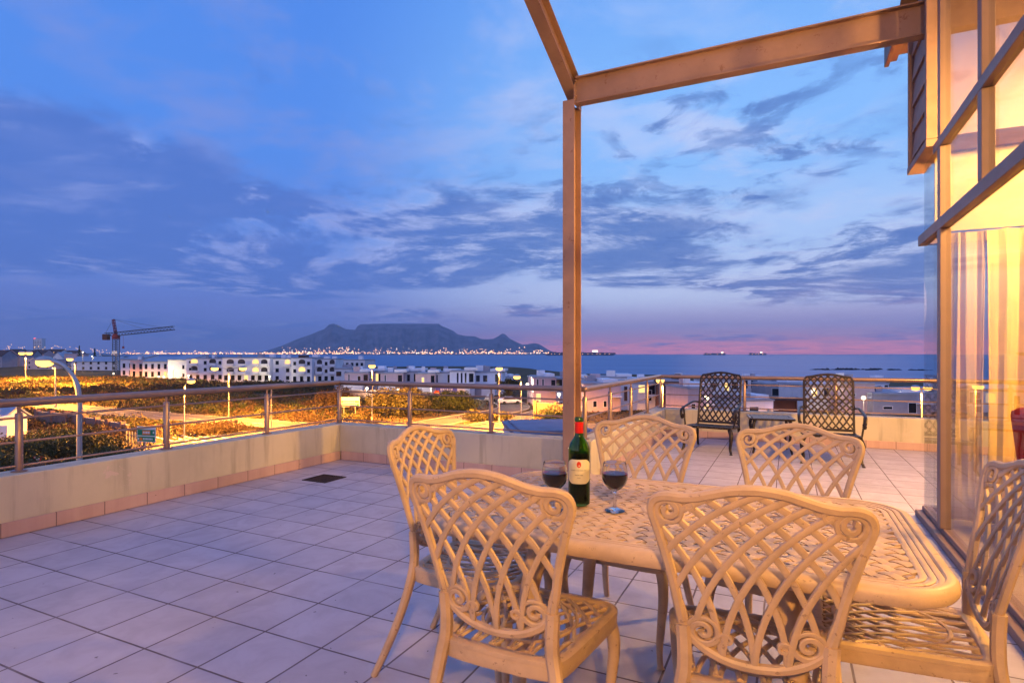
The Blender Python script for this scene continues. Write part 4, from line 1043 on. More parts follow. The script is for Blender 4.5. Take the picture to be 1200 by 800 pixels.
# houses on the rise at the far left
HG = 'houses on the rise at the far left'
def gz1(p): return float(ground_z(np.array([p.x]), np.array([p.y]))[0])
for (a, b_, dist, top, roof, mt, rm, lab) in [
    (2, 24, 395, 409, 'gable', 'pink_paint', 'roof_tile', 'pink gabled house at the left edge of the skyline'),
    (-16, 4, 380, 410, 'ridge', 'grey_paint', 'roof_tile', 'grey house cut by the left edge of the view'),
    (22, 38, 430, 410, 'ridge', 'grey_paint', 'roof_tile', 'dull house with a dark tiled ridge left of the tower block'),
    (34, 52, 470, 409.5, 'ridge', 'pink_paint', 'roof_tile', 'low house under the white tower block'),
    (52, 70, 480, 409, 'ridge', 'white_paint', 'roof_tile', 'house on the rise just right of the tower block'),
    (61, 74, 390, 412.5, 'gable', 'white_bright', 'roof_blue', 'white gabled house above the curved street lamp'),
    (72, 90, 520, 410.5, 'ridge', 'pink_paint', 'roof_tile', 'dim pink house on the skyline left of the pines'),
    (76, 92, 360, 414, 'flat', 'pink_paint', None, 'flat fronted pink house below the skyline by the pines'),
    (28, 62, 345, 421, 'flat', 'pink_paint', None, 'long low pink building behind the bright lamps'),
    (90, 107, 370, 415.5, 'mono', 'white_bright', None, 'white house between the two dark pines')]:
    p = at((a + b_) / 2, dist); w_ = (b_ - a) / 677 * dist; base = gz1(p)
    building(a, b_, dist, top, lab, mt, 10, random.uniform(-12, 12), roof, wg(w_, 6, 3, 2, 1.3, 1.2, .9, 2.6, lit=((random.randint(0, 2), random.randint(0, 1)),)), base=base - .3, roofmat=rm, group=HG)
building(40.5, 48.5, 1500, 396.5, 'white tower block rising over the left skyline', 'white_paint', 16, 10, 'flat', wg(16, 40, 4, 9, 2.2, 1.8, 4, 4.2), base=-4, cat='tower', name='tower_block', extra=(('stair_tower', 'grey_paint', (-12.0, -7.9, 2, 8, 0, 44)), ('beacon', 'red_lamp', (-11.2, -8.8, 3, 6, 44.05, 47.5))))

# boundary walls and fence
def wall_between(p0, p1, h_, label, mat='brick_wall', pil=True, group='boundary walls along the roads'):
    L_ = (p1 - p0).length; an = math.atan2(p1.y - p0.y, p1.x - p0.x)
    o = empty('boundary_wall', (p0.x, p0.y, G), an, label=label, cat='wall', group=group)
    q = MB(); q.box(0, L_, -.12, .12, -.2, h_); q.build('wall', mat, o)
    q = MB(); q.box(-.05, L_ + .05, -.17, .17, h_ + .002, h_ + .09); q.build('coping', 'kerb', o)
    if pil:
        for x in np.arange(0, L_ + .1, max(4, L_ / 6)): q = MB(); q.box(x - .28, x + .28, -.28, .28, -.2, h_ + .35); q.build('pillar', mat, o)
    return o
wall_between(at(408, 124), at(470, 122), 1.9, 'mauve brick wall in front of the villas, left of the billboard')
wall_between(at(472, 122), at(540, 120), 1.7, 'mauve brick wall in front of the villas, behind the billboard')
wall_between(at(628, 84), at(662, 80), 2.6, 'orange lit garden wall left of the steel post')
wall_between(at(44, 82), at(100, 76), 1.5, 'orange brick wall with pillars beyond the curved street lamp')
wall_between(at(100, 76), at(150, 68), 1.3, 'low brick wall running towards the green road sign')
fn = empty('palisade_fence', at(148, 60, G), YAW + R(-30), label='pale palisade fence left of the green road sign', cat='fence')
for k in range(7): q = MB(); q.box(k * .55, k * .55 + .09, -.045, .045, 0, 1.7); q.build('post', 'kerb', fn)
for z in (.5, 1.3): q = MB(); q.box(0, 3.4, .05, .09, z, z + .08); q.build('rail', 'kerb', fn)

# ------------------------------------------------------------------ street lamps
SODIUM = (1, .36, .03)
SL = 'street lamps'
def street_lamp(px, dist, head_y, label, kind='top', arm=0, energy=9000, base=G, r=.07, group=SL):
    """arm: sideways reach in metres of the head (negative = left)"""
    p = at(px, dist, base); h_ = EYE - (head_y - 415) / 677 * dist - base
    o = empty('street_lamp', p, YAW, label=label, cat='street lamp', group=group)
    q = MB(); q.lathe([(0, 0), (r * 1.9, 0), (r * 1.9, .5), (r * 1.2, .6), (r, .8), (r * .7, h_ - .15 if kind != 'curve' else h_ - 1.6)], 12)
    q.build('pole', 'pole', o)
    heads = []
    if kind == 'top': heads = [0]
    elif kind == 'double': heads = [-arm, arm]
    else: heads = [arm]
    for hx in heads:
        q = MB()
        if kind == 'curve':
            s_ = 1 if hx > 0 else -1
            q.tube(smooth_path([(0, 0, h_ - 1.7), (0, 0, h_ - 1.15), (hx * .12, 0, h_ - .55), (hx * .45, 0, h_ - .12), (hx * .85, 0, h_ + .05)], 6), [r * .72] * 12 + [r * .6] * 13, 10)
        else: q.tube([(0, 0, h_ - .2), (hx * .5, 0, h_ - .02), (hx * .9 + .001, 0, h_ + .08)], r * .55, 8)
        q.build('arm', 'pole', o)
        hd = MB(); hd.smooth = True
        k_ = .66 + dist * .0165; hd.lathe([(a * k_, z * k_) for a, z in [(0, .13), (.14, .11), (.22, .05), (.24, .0), (.23, -.02)]], 16, (hx, 0, h_ + .06)); ho = hd.build('lamp_head', 'pole', o)
        bl = MB(); bl.lathe([(a * k_, z * k_) for a, z in [(.22, .0), (.235, -.08), (.22, -.14), (.15, -.20), (0, -.23)]], 16, (hx, 0, h_ + .06)); bl.build('diffuser', 'lamp', ho)
        if energy: point('street_light', (hx, 0, h_ - .1 - .34 * k_), energy, SODIUM, .25, o, 'SPOT')
    return o
street_lamp(93, 17.5, 424, 'tall street lamp with curved pole close beyond the railing', 'curve', -1.05, 4000, r=.10)
street_lamp(65, 104, 423, 'straight street lamp just behind the curved one', 'curve', -2.2, 140000, r=.12)
street_lamp(88, 165, 420, 'smaller distant lamp right of the curved one', 'curve', -1.5, 260000, r=.10)
street_lamp(216, 63, 446, 'shorter street lamp above the road by the second railing post', 'curve', .75, 46000)
street_lamp(268, 80, 431, 'double armed street lamp before the white blocks', 'double', 1.95, 60000)
street_lamp(436, 81, 428, 'street lamp rising above the railing right of its corner', 'top', 0, 64000)
street_lamp(585, 82, 431, 'street lamp with straight pole right of the white villas', 'top', 0, 64000)
street_lamp(611, 72, 441, 'lower street lamp with its head turned left', 'curve', -.55, 34000)
street_lamp(777, 50, 445, 'street lamp standing at the corner of the far wing railing', 'curve', -.25, 36000)
street_lamp(1080, 58, 454, 'small double street lamp near the corner glass', 'double', .62, 26000)
street_lamp(1144, 55, 450, 'street lamp seen through the corner glass', 'curve', -.25, 22000)
street_lamp(30, 190, 413, 'distant double street lamp under the tower block', 'double', 1.2, 200000, r=.1)
street_lamp(318, 72, 452, 'bare pale pole without lamp beside the third railing post', 'none' , .01, 0) if False else None
bpq = empty('utility_pole', at(318, 72, G), label='bare pale pole beside the third railing post', cat='pole')
q = MB(); q.lathe([(0, 0), (.09, 0), (.07, 5.4), (0, 5.42)], 10); q.build('shaft', 'kerb', bpq)
q = MB(); q.lathe([(0, 0), (.2, 0), (.2, .35), (0, .36)], 12); q.build('footing', 'kerb', bpq)

# floodlights on the building site and small house lights
def flood(px, dist, py, e, label, col=(1, .75, .4), s_=.32):
    z = EYE - (py - 415) / 677 * dist; gp_ = at(px, dist, 0); base = gz1(gp_)
    o = empty('floodlight', (gp_.x, gp_.y, base), YAW, label=label, cat='floodlight', group='bright floodlights by the white blocks')
    q = MB(); q.lathe([(0, 0), (.06, 0), (.05, z - base - s_)], 8); q.build('pole', 'pole', o)
    q = MB(); q.lathe([(0, -s_), (s_ * .8, -s_ * .6), (s_, 0), (s_ * .8, s_ * .6), (0, s_)], 12, (0, 0, z - base)); q.build('lamp_head', 'white_lit', o)
    point('flood', (0, -.6, z - base), e, col, .2, o)
flood(203, 204, 431, 1000, 'floodlight against the tall blue roofed block')
flood(186, 212, 441, 1800, 'low floodlight before the block with four tall windows')
flood(192, 210, 441.5, 1800, 'right one of two low floodlights right of the crane')
flood(133, 250, 437.5, 3500, 'yellow work light at the foot of the crane', (1, .62, .2))
flood(221, 188, 440, 3000, 'floodlight at ground level behind the shorter street lamp', (1, .6, .22))
flood(316, 190, 441, 2000, 'floodlight washing the blank wall between two white blocks', (1, .8, .4))
flood(467, 118, 456, 1200, 'round white light on the villa wall right of the front lamp')
flood(108, 300, 417.5, 2500, 'warm light on the pale house left of the crane', (1, .6, .2))
flood(97, 300, 412.5, 2000, 'white light on the skyline between the pines')
flood(618, 110, 450.5, 900, 'small white light left of the salmon pink villa')

flood(505, 116, 452, 1500, 'small light on the mauve villas just left of the billboard', (1, .8, .55))
flood(541, 118, 455, 1500, 'small light before the bright white villa with slits', (1, .85, .65))
flood(430, 122, 455, 1500, 'small light before the villas near the railing corner', (1, .75, .45))
flood(655, 98, 462, 900, 'small garden light left of the steel post', (1, .6, .3))
flood(828, 76, 466, 500, 'small light beside the pink house behind the left lounge chair', (1, .7, .4))
flood(953, 94, 458, 900, 'round light seen through the right lounge chair', (1, .85, .6))
flood(1012, 88, 466, 500, 'small light by the door of the tall lilac house', (1, .75, .45))
# ------------------------------------------------------------------ crane
cd = 255.0; cp = at(136, cd, G); cr = empty('tower_crane', cp, YAW, label='tall tower crane over the white houses', cat='crane')
mpx = cd / 677
def truss(q, a, b_, wd, n, up=(0, 0, 1), r=.1):
    a, b_ = Vector(a), Vector(b_); ax = (b_ - a).normalized(); u = Vector((0, 1, 0)) if abs(ax.y) < .9 else Vector((1, 0, 0)); v_ = ax.cross(u).normalized()
    cs_ = [(u + v_) * wd / 2, (u - v_) * wd / 2, (-u - v_) * wd / 2, (v_ - u) * wd / 2]
    for c in cs_: q.tube([a + c, b_ + c], r, 5)
    for i in range(n):
        p, r2 = a + (b_ - a) * i / n, a + (b_ - a) * (i + 1) / n
        for k in range(4): q.tube([p + cs_[k], r2 + cs_[(k + 1) % 4]], r * .7, 4)
hz = EYE - (394 - 415) * mpx - G
q = MB(); truss(q, (0, 0, 0), (0, 0, hz - 1.2), 1.9, 16, r=.13); q.build('mast', 'crane', cr)
q = MB(); q.box(-1.1, 1.1, -1.1, 1.1, hz - 1.2, hz + .4); q.build('slewing_ring', 'crane_red', cr)
jl = 73 * mpx * 1.12; jr = 6.0 * mpx
q = MB(); truss(q, (0, 0, hz + 1.0), (jl, -9, hz + 1.0 + jr), 1.5, 18, r=.12); q.build('jib', 'crane', cr)
q = MB(); truss(q, (0, 0, hz + 1.0), (-15.5 * mpx, 1.5, hz + .9), 1.3, 4, r=.12); q.build('counter_jib', 'crane', cr)
q = MB(); q.box(-15.5 * mpx - .6, -15.5 * mpx + 1.6, .4, 2.4, hz - 1.6, hz + 1.0); q.build('counterweight', 'brown_paint', cr)
q = MB(); truss(q, (0, 0, hz + .4), (-1.2, 0, hz + 20 * mpx), .8, 6, r=.13); q.build('apex', 'crane_red', cr)
q = MB()
q.tube([(-1.2, 0, hz + 20 * mpx), (jl * .5, -4.5, hz + 1.8 + jr * .5)], .05, 4); q.tube([(-1.2, 0, hz + 20 * mpx), (-15 * mpx, 1.5, hz + 1.6)], .05, 4); q.tube([(-1.2, 0, hz + 20 * mpx), (jl * .8, -7.2, hz + 1.8 + jr * .8)], .05, 4); q.build('tie_cable', 'crane', cr)
q = MB(); q.box(-.2, 1.5, -1.9, -1.11, hz - .6, hz + 1.1); q.build('cab', 'crane_red', cr)
q = MB(); q.tube([(4, -1.2, hz + .6), (4, -1.2, hz - 4.4)], .05, 4); q.box(3.7, 4.3, -1.5, -.9, hz - 5.4, hz - 4.4); q.build('hook_block', 'crane_red', cr)
q = MB(); q.box(-1.2, 1.2, -1.06, -.98, hz * .56, hz * .56 + 1.2); q.build('sign_board', 'sign_white', cr)

# ------------------------------------------------------------------ road signs
def direction_sign(px, dist, w_, h_, zb, label, yaw, two):
    o = empty('road_sign', at(px, dist, G), YAW + R(yaw), label=label, cat='road sign')
    for x in ((-w_ * .28, w_ * .28) if two else (-w_ * .08,)): q = MB(); q.tube([(x, .06, 0), (x, .06, zb + h_ * .8)], .055, 8); q.build('pole', 'pole', o)
    q = MB(); q.box(-w_ / 2, w_ / 2, -.02, .02, zb, zb + h_); bo = q.build('board', 'sign_white', o)
    def pn(u0, u1, v0, v1, mat, y=-.024, nm='panel'):
        q = MB(); q.box(-w_ / 2 + u0 * w_, -w_ / 2 + u1 * w_, y, y + .003, zb + v0 * h_, zb + v1 * h_); q.build(nm, mat, bo)
    if not two:
        pn(.03, .97, .42, .80, 'sign_green'); pn(.03, .97, .04, .36, 'sign_green')
        pn(.30, .72, .47, .76, 'sign_orange', -.0275, 'panel')
        for k, (a, c) in enumerate(((.33, .40), (.42, .47), (.49, .57), (.59, .69))): pn(a, c, .55, .68, 'sign_white', -.031, 'lettering')
        pn(.86, .93, .56, .70, 'sign_white', -.0275, 'arrow'); pn(.06, .12, .13, .27, 'sign_white', -.0275, 'arrow')
        pn(.15, .30, .10, .28, 'sign_orange', -.0275)
        for k in range(7): pn(.34 + k * .075, .34 + k * .075 + .052, .14, .26, 'sign_white', -.0275, 'lettering')
    else:
        pn(.03, .97, .06, .34, 'sign_green'); pn(.03, .97, .42, .62, 'sign_green')
        for k in range(8): pn(.10 + k * .10, .10 + k * .10 + .07, .14, .26, 'sign_white', -.0275, 'lettering')
        for k in range(6): pn(.2 + k * .10, .2 + k * .10 + .07, .47, .57, 'sign_white', -.0275, 'lettering')
    return o
direction_sign(171.5, 52, 2.05, 1.40, 1.75, 'green road sign with an orange panel between two railing posts', -14, False)
direction_sign(409.5, 87, 3.0, 1.45, 1.75, 'green and white road sign on two legs right of the railing corner', 4, True)
ys_ = empty('yield_sign', at(44, 46, G), YAW, label='white triangular yield sign with red border by the first railing post', cat='road sign')
q = MB(); q.tube([(0, .05, 0), (0, .05, 1.55)], .04, 8); q.build('pole', 'pole', ys_)
XZ = Matrix(((1, 0, 0, 0), (0, 0, 1, 0), (0, 1, 0, 0), (0, 0, 0, 1)))
q = MB(); q.prism([(-.42, 1.55), (0, .82), (.42, 1.55)], -.012, .012, XZ); q.build('red_border', 'sign_red', ys_)
q = MB(); q.prism([(-.27, 1.475), (0, 1.01), (.27, 1.475)], -.018, -.0125, XZ); q.build('white_face', 'sign_white', ys_)
rs = empty('stop_sign', at(512, 100, G), YAW, label='round red and white traffic sign on a lit orange pole', cat='road sign')
q = MB(); q.tube([(0, .05, 0), (0, .05, 3.1)], .07, 8); q.build('pole', 'sign_orange', rs)
q = MB(); q.prism([(.5 * math.cos(a), 2.9 + .5 * math.sin(a)) for a in np.linspace(0, 2 * math.pi, 17)[:-1]], -.012, .012, XZ); q.build('face', 'sign_red', rs)
q = MB(); q.box(-.34, .34, -.018, -.0125, 2.83, 2.98); q.build('white_bar', 'sign_white', rs)
q = MB(); q.prism([(-.42, 2.3), (0, 1.65), (.42, 2.3)], -.012, .012, XZ); q.build('lower_triangle', 'sign_white', rs)
ts = empty('warning_sign', at(519, 101, G), YAW, label='tilted white triangular sign right of the round red one', cat='road sign')
q = MB(); q.tube([(0, .05, 0), (0, .05, 2.2)], .05, 8); q.build('pole', 'pole', ts)
q = MB(); q.prism([(-.45, 2.9), (.45, 1.9), (.5, 2.2), (-.2, 3.0)], -.012, .012, XZ); q.build('face', 'sign_white', ts)
bb = empty('billboard', at(523, 108, G), YAW, label='blue billboard with a white panel before the villas', cat='billboard')
for x in (-1.6, 2.9): q = MB(); q.box(x - .08, x + .08, .05, .2, 0, 2.4); q.build('post', 'kerb', bb)
q = MB(); q.box(-2.0, 2.0, -.05, .05, 1.6, 3.7); bo = q.build('blue_panel', 'sign_blue', bb)
for k in range(6):
    q = MB(); q.box(-1.1 + k * .4, -1.1 + k * .4 + .3, -.056, -.0505, 2.9, 3.25); q.build('lettering', 'sign_white', bo)
    q = MB(); q.box(-1.0 + k * .36, -1.0 + k * .36 + .25, -.056, -.0505, 2.5, 2.72); q.build('lettering', 'sign_white', bo)
q = MB(); q.box(-1.98, 1.98, -.056, -.0505, 1.63, 2.1); q.build('white_band', 'sign_white', bo)
q = MB(); q.box(2.05, 3.5, -.05, .05, 1.6, 3.7); q.build('white_panel', 'sign_white', bb)

# parked car
def car(px, dist, yaw, label, mat='car_paint'):
    o = empty('parked_car', at(px, dist, G), YAW + R(yaw), label=label, cat='car', group='cars parked by the villas')
    YZ = Matrix(((1, 0, 0, 0), (0, 0, 1, 0), (0, 1, 0, 0), (0, 0, 0, 1)))
    q = MB(); q.prism([(-2.1, .35), (2.1, .35), (2.15, .75), (1.2, .95), (.7, 1.42), (-1.2, 1.45), (-1.95, .98), (-2.15, .9)], -.85, .85, YZ); q.build('body', mat, o, bevel=.06)
    q = MB(); q.prism([(.62, 1.36), (1.08, .98), (-1.75, 1.0), (-1.12, 1.38)], -.856, .856, YZ); q.build('windows', 'dark_glass', o)
    for x in (-1.35, 1.35):
        for y in (-.8, .8): q = MB(); q.tube([(x, y - .1, .33), (x, y + .1, .33)], .33, 14); q.build('wheel', 'tyre', o)
    for y in (-.6, .6): q = MB(); q.box(2.06, 2.165, y - .15, y + .15, .66, .78); q.build('headlight', 'white_bright', o)
    return o
car(579, 118, 60, 'silver car parked behind the middle railing post')
car(597, 112, 20, 'pale car parked under the tree by the second street lamp', 'white_bright')

# rocks and ships
def rocks(pxs, dist, ht, label, n, seed):
    r_ = np.random.default_rng(seed); a, b_ = pxs; c = at((a + b_) / 2, dist, SEA); q = MB(); W_ = (b_ - a) / 677 * dist
    for k in range(n):
        x = r_.uniform(-.5, .5) * W_; s_ = r_.uniform(.5, 1.2); y = r_.normal(0, 6); h_ = ht * s_ * (1 - (2 * abs(x) / W_) ** 2 * .5)
        seg = 9; vs = []; L_ = r_.uniform(1.5, 4.5)
        for j, (rr, zz) in enumerate(((1.0, -.5), (.85, .35), (.5, .85), (.12, 1.0))):
            for i in range(seg): an = 2 * math.pi * i / seg; f_ = rr * r_.uniform(.75, 1.2); vs.append((x + L_ * f_ * math.cos(an), y + L_ * .7 * f_ * math.sin(an), h_ * zz * r_.uniform(.85, 1.1)))
        fs = [(j * seg + i, j * seg + (i + 1) % seg, (j + 1) * seg + (i + 1) % seg, (j + 1) * seg + i) for j in range(3) for i in range(seg)] + [tuple(3 * seg + i for i in range(seg))]
        q.add(vs, fs)
    o = q.build('rock_reef', 'rock'); o.location = c; o.rotation_euler = (0, 0, YAW); tag(o, label, 'rocks')
rocks((955, 1052), 490, 1.5, 'long black reef of rocks in the sea to the right', 46, 3)
rocks((1068, 1088), 480, 1.3, 'short group of rocks at the right end of the reef', 10, 4)
rocks((470, 572), 455, 2.6, 'dark rocky point on the water behind the white villas', 50, 5)
rocks((598, 640), 420, .8, 'low rocks on the water right of the second street lamp', 14, 6)
def ship(px0, px1, dist, hgt, label, bridge, lights, yaw=0):
    L_ = (px1 - px0) / 677 * dist; o = empty('cargo_ship', at((px0 + px1) / 2, dist, SEA), YAW + R(yaw), label=label, cat='ship', group='ships on the horizon')
    XZm = Matrix(((1, 0, 0, 0), (0, 0, 1, 0), (0, 1, 0, 0), (0, 0, 0, 1)))
    q = MB(); q.prism([(-L_ / 2, .2), (L_ / 2 - L_ * .05, .2), (L_ / 2, hgt * .42), (-L_ / 2, hgt * .42)], -20, 20, XZm); q.build('hull', 'hull', o)
    q = MB(); x = -L_ * .46
    while x < L_ * .44:
        q.box(x, x + L_ * .05, -18, 18, hgt * .425, hgt * random.uniform(.62, .82)); x += L_ * .056
    q.build('cargo', 'hull', o)
    q = MB(); q.box(L_ * bridge - L_ * .035, L_ * bridge + L_ * .035, -17, 17, hgt * .83, hgt * 1.15); q.build('bridge', 'white_lit', o)
    for k in range(lights):
        x = -L_ * .45 + L_ * .9 * (k + random.random() * .5) / lights; q = MB(); s_ = dist * .00035; q.box(x - s_, x + s_, -22, -20.5, hgt * .30, hgt * .30 + 2 * s_); q.build('deck_light', 'city', o)
ship(640, 722, 6000, 46, 'long container ship behind the steel post on the horizon', .20, 14)
ship(825, 850, 8500, 40, 'lit ship on the horizon above the left lounge chair', .35, 4)
ship(878, 898, 8800, 42, 'smaller lit ship right of the other on the horizon', .2, 4)

# ------------------------------------------------------------------ mountain and the lights at its foot
prof_px = [(295, 414), (312, 411), (330, 405), (345, 398.5), (356, 394.5), (365, 391.5), (373, 388), (380, 385.5), (386, 380), (391, 379), (397, 381.5), (405, 385.5), (416, 386.5), (419, 382), (423, 379.8),
           (440, 379.3), (470, 379.2), (500, 379.3), (514, 379.4), (518, 382), (524, 384.5), (531, 387.5), (536, 391.5), (545, 393.5), (556, 393.8), (564, 397), (571, 397.5), (578, 396.8), (584, 393.8), (588.5, 390.6), (592, 391.6), (597, 396.5), (605, 400.5), (612, 403.6), (618, 403.2), (626, 401.8), (632, 403), (638, 407), (646, 411.5), (656, 414)]
MD = 16000.0; pxs = np.arange(285, 662, 1.0)
ridge = np.interp(pxs, [a for a, b_ in prof_px], [b_ for a, b_ in prof_px]); Hr = EYE - (ridge - 415) / 677 * MD
rows = np.linspace(0, 1, 26); r_ = np.random.default_rng(5)
gul = np.zeros_like(pxs)
for f_, a_ in ((.11, .5), (.23, .35), (.47, .25), (.9, .16)): gul += a_ * np.sin(pxs * f_ + r_.uniform(0, 6))
q = MB(); q.smooth = True; nP = len(pxs); vs = []
for t_ in rows:       # front foot -> ridge
    prof_h = np.where(t_ < .62, .40 * (t_ / .62) ** 1.3, .40 + .60 * ((t_ - .62) / .38) ** .75)
    for i in range(nP):
        dd = 12600 + (MD - 12600) * t_ + gul[i] * 620 * math.sin(math.pi * t_) * (1.2 - t_); p = at(pxs[i], dd)
        lump = math.sin(pxs[i] * .31 + t_ * 9) * 22 * math.sin(math.pi * t_) + math.sin(pxs[i] * .83 - t_ * 17) * 12 * math.sin(math.pi * t_)
        zz = SEA - 2 + (Hr[i] - SEA + 2) * prof_h + lump * min(1, Hr[i] / 500); vs.append((p.x, p.y, zz if t_ < 1 else Hr[i]))
for t_ in (.1, .45, 1.0):
    for i in range(nP): p = at(pxs[i], MD + 4500 * t_); vs.append((p.x, p.y, Hr[i] * (1 - t_) * .98 + (SEA - 3) * t_ if t_ > .2 else Hr[i] * .995))
nr = len(rows) + 3
q.add(vs, [(j * nP + i, j * nP + i + 1, (j + 1) * nP + i + 1, (j + 1) * nP + i) for j in range(nr - 1) for i in range(nP - 1)])
struct(q.build('mountain', 'mountain'))
# low coastal plain in front of the mountain
q = MB(); q.smooth = True; vs = []; pl = np.linspace(-60, 652, 120)
for dd, zf in ((11400, -3), (11800, 6), (12800, 20), (14500, 34), (16000, -4)):
    for a in pl: p = at(a, dd); k = 1 if a < 600 else max(0, 1 - (a - 600) / 52); vs.append((p.x, p.y, SEA + (zf + 6 * math.sin(a * .13)) * (k if zf > 0 else 1)))
q.add(vs, [(j * 120 + i, j * 120 + i + 1, (j + 1) * 120 + i + 1, (j + 1) * 120 + i) for j in range(4) for i in range(119)]); struct(q.build('coastal_plain', 'mountain'))
def light_field(n, name, mat, sz, label):
    q = MB()
    for k in range(n):
        a = rng.uniform(140, 645) if rng.uniform() < .82 else rng.uniform(310, 420)
        hi = (rng.exponential(16) if 330 < a < 640 else rng.exponential(6)); dd = rng.uniform(11200, 12300); p = at(a, dd); z = SEA + 22 + min(hi * 1.9 + abs(gul[int(np.clip(a - 285, 0, nP - 1))]) * 12 * (a > 400), 130)
        s_ = sz * rng.uniform(.5, 1.4)
        q.add([(p.x + u * s_, p.y + v_ * s_, z + t_ * s_) for u, v_, t_ in ((1, 0, 0), (-1, 0, 0), (0, 1, 0), (0, -1, 0), (0, 0, 1), (0, 0, -1))],
              [(0, 2, 4), (2, 1, 4), (1, 3, 4), (3, 0, 4), (2, 0, 5), (1, 2, 5), (3, 1, 5), (0, 3, 5)])
    tag(q.build(name, mat), label, kind='stuff')
light_field(900, 'city_lights', 'city', 9, 'orange city lights strung along the foot of the mountain')
light_field(150, 'city_lights_white', 'city_white', 9, 'white city lights scattered along the foot of the mountain')
q = MB()
for k in range(90):
    a = rng.uniform(-10, 140); dd = rng.uniform(420, 900); p = at(a, dd); z = gz1(p) + rng.uniform(3, 9); s_ = .32 * dd / 600
    q.add([(p.x + u * s_, p.y + v_ * s_, z + t_ * s_) for u, v_, t_ in ((1, 0, 0), (-1, 0, 0), (0, 1, 0), (0, -1, 0), (0, 0, 1), (0, 0, -1))], [(0, 2, 4), (2, 1, 4), (1, 3, 4), (3, 0, 4), (2, 0, 5), (1, 2, 5), (3, 1, 5), (0, 3, 5)])
tag(q.build('hill_lights', 'lamp_far'), 'tiny house lights on the rise at the far left', kind='stuff')

# ------------------------------------------------------------------ vegetation
def conifer(px, dist, ht, label):
    p = at(px, dist); o = empty('pine_tree', (p.x, p.y, gz1(p)), label=label, cat='tree', group='dark pines on the left skyline')
    q = MB(); q.lathe([(0, 0), (.25, 0), (.05, ht)], 8); q.build('trunk', 'bark', o)
    n = 420; zz = rng.uniform(.18, 1, n) * ht; a = rng.uniform(0, 6.28, n); lay = .6 + .4 * np.sin(zz * 4); rr = (1 - zz / ht) * ht * .24 * lay * rng.uniform(.3, 1, n)
    leaf_mesh('crown', np.column_stack([rr * np.cos(a), rr * np.sin(a), zz]), .35, 'leaf_b', o)
conifer(93, 340, 14, 'taller dark pine on the left skyline'); conifer(111, 345, 12.5, 'smaller dark pine nearer the crane')
shrub(472, 92, 11.5, 4.6, 'big yellow lit bush right of the front street lamp', 'leaf_a', 3600, .26, group='bushes by the junction', lumps=16, seed=2)
shrub(508, 98, 9.0, 3.2, 'dark green bush behind the round traffic sign', 'leaf_b', 2200, .24, group='bushes by the junction', lumps=10, seed=3)
shrub(535, 100, 8.0, 3.4, 'bush with a grey gap below the billboard', 'leaf_b', 2000, .24, group='bushes by the junction', lumps=9, seed=4)
shrub(392, 100, 8.0, 4.2, 'reddish brown bush behind the railing corner post', 'leaf_c', 2000, .24, group='bushes by the junction', lumps=9, seed=8)
shrub(562, 85, 5.2, 1.5, 'small shrub on the traffic island under the second lamp', 'leaf_a', 900, .18, group='bushes by the junction', lumps=7, seed=5)
shrub(585, 84, 4.2, 1.3, 'small round shrub right beside the second lamp pole', 'leaf_a', 800, .18, group='bushes by the junction', lumps=6, seed=6)
shrub(596, 118, 5, 5.0, 'pale green street tree behind the second street lamp', 'leaf_a', 1600, .24, name='tree', cat='tree', lumps=10, seed=7, trunk=True)
shrub(645, 74, 5, 3.0, 'dark bush against the orange garden wall', 'leaf_b', 1300, .2, group='bushes by the junction', lumps=8, seed=9)
shrub(708, 41, 3.6, 4.4, 'olive bush below the side railing, nearest the post', 'leaf_a', 2400, .13, group='bushes beyond the side railing', lumps=12, seed=11)
shrub(736, 44, 3.8, 4.5, 'olive bush in the middle beyond the side railing', 'leaf_b', 2400, .13, group='bushes beyond the side railing', lumps=12, seed=12)
shrub(763, 48, 3.4, 4.0, 'darker bush at the lamp end of the side railing', 'leaf_b', 2000, .13, group='bushes beyond the side railing', lumps=12, seed=13)
shrub(805, 60, 5.5, 3.4, 'low hedge bush under the left lounge chair railing', 'leaf_b', 1600, .16, group='low bushes behind the far parapet', lumps=9, seed=14)
shrub(912, 60, 5.0, 3.6, 'low yellow green bush above the side table', 'leaf_a', 1600, .16, group='low bushes behind the far parapet', lumps=9, seed=15)
shrub(960, 60, 5.0, 4.0, 'bush showing through the right lounge chair', 'leaf_a', 1600, .16, group='low bushes behind the far parapet', lumps=9, seed=16)
shrub(1030, 60, 6.0, 3.2, 'low dark bush on top of the parapet line at the right', 'leaf_b', 1600, .16, group='low bushes behind the far parapet', lumps=9, seed=17)
shrub(1062, 60, 4.2, 3.3, 'round bush left of the small double lamp', 'leaf_b', 1500, .16, group='low bushes behind the far parapet', lumps=9, seed=18)
for i, (px, dist, wd, ht, lab) in enumerate([(60, 56, 8, 2.2, 'dark green bush beside the white gabled house'), (100, 54, 8, 2.4, 'large green bush behind the curved lamp pole'),
        (78, 44, 7, 1.7, 'bush between the yield sign and the curved pole'), (128, 48, 6, 1.8, 'bush left of the palisade fence'), (8, 46, 7, 1.8, 'bush behind the first railing post'), (255, 71, 9, 1.4, 'long low shrub on the verge beside the double lamp')]):
    shrub(px, dist, wd, ht, lab, ('leaf_b', 'leaf_b', 'leaf_c')[i % 3], 2600, .15, group='bushes beyond the left railing', lumps=13, seed=30 + i)

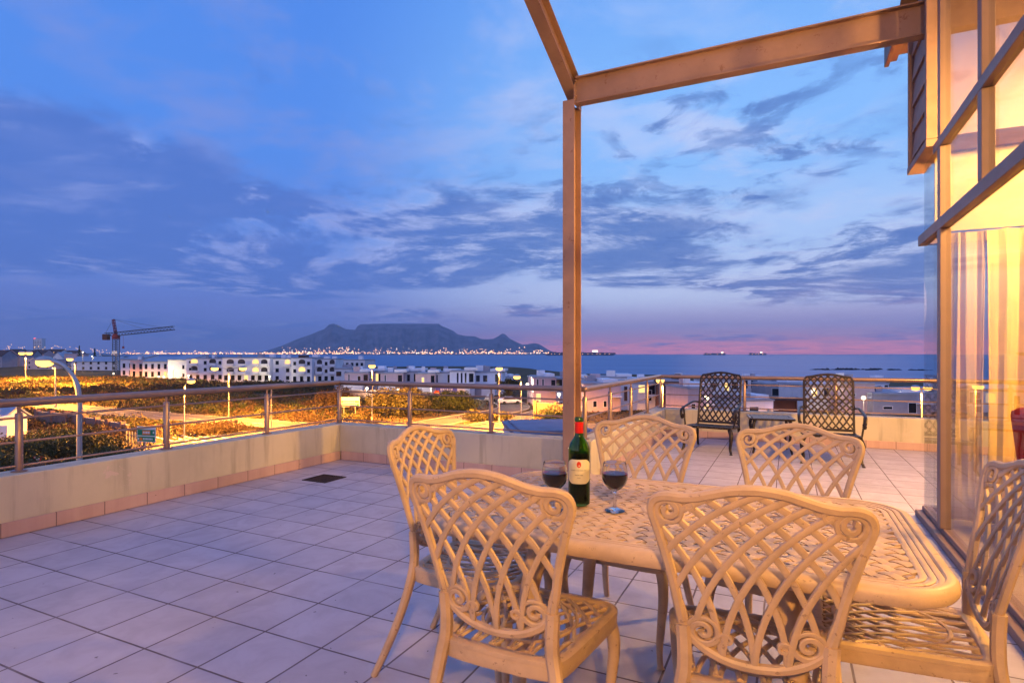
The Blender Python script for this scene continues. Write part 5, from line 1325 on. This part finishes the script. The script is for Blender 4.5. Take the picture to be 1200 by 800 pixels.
# scrubland: a far-off mass nobody could count
pts_by = {'leaf_a': [], 'leaf_b': [], 'leaf_c': []}; sz_by = {'leaf_a': [], 'leaf_b': [], 'leaf_c': []}
r_ = np.random.default_rng(21); cnt = 0
kc = np.array(keep_clear)
while cnt < 3600:
    dd = math.sqrt(r_.uniform(50 ** 2, 232 ** 2)); px = r_.uniform(-160, 440)
    if dd > 150 and px > 400: continue
    p = at(px, dd)
    if near_road(p): cnt += .2; continue
    if len(kc) and ((kc[:, 0] - p.x) ** 2 + (kc[:, 1] - p.y) ** 2 < (kc[:, 2] + 1) ** 2).any(): cnt += .1; continue
    if dd < 66 and px > 135: continue
    vd = (Vector((p.x, p.y, 0))).normalized()
    low = any(near_road((p.x + vd.x * g, p.y + vd.y * g), .5) for g in (4, 8, 12))
    if dd > 120 and math.sin(px * .05 + dd * .06) + math.sin(px * .021 - dd * .11) < -1.2: cnt += .2; continue
    ht = r_.uniform(.5, 1.5) + .8 * max(0, math.sin(px * .03) * math.sin(dd * .07)); wd = r_.uniform(1.0, 2.2)
    if low: ht = .28
    n = int(90 + 60 * (dd < 110)); u = r_.normal(size=(n, 3)); u /= np.linalg.norm(u, axis=1)[:, None]; u[:, 2] = np.abs(u[:, 2]); u *= (r_.uniform(.2, 1, n) ** .5)[:, None]
    k = r_.choice(['leaf_a', 'leaf_b', 'leaf_c'], p=[.22, .28, .5])
    pts_by[k].append(np.array([p.x, p.y, G]) + u * np.array([wd, wd, ht])); sz_by[k].append(np.full(n, .07 + .0010 * dd)); cnt += 1
for k in pts_by: tag(leaf_mesh('scrub', np.concatenate(pts_by[k]), np.concatenate(sz_by[k]), k), 'low brown and green coastal scrub beyond the road', kind='stuff')
# dry grass tufts on the verges near the junction
C_ = []
for k in range(9000):
    dd = math.sqrt(r_.uniform(48 ** 2, 125 ** 2)); px = r_.uniform(-40, 860); p = at(px, dd)
    if k % 1 == 0 and not near_road(p, .4): C_.append((p.x, p.y, G + r_.uniform(.03, .16)))
tag(leaf_mesh('dry_grass', np.array(C_), .22, 'leaf_c'), 'dry grass on the road verges', kind='stuff')

# ------------------------------------------------------------------ air
HZ = 4.6e-5
if HZ:
    m = bpy.data.materials.new('haze'); m.use_nodes = True; t = NT(m.node_tree); t.n.clear()
    vo = t.node('ShaderNodeVolumePrincipled'); vo.inputs['Color'].default_value = (.56, .74, 1, 1); vo.inputs['Density'].default_value = HZ
    t.l.new(vo.outputs[0], t.node('ShaderNodeOutputMaterial').inputs['Volume']); M['haze'] = m
    q = MB(); q.box(-26000, 26000, -4000, 26000, -40, 1250); tag(q.build('haze', 'haze'), kind='stuff')
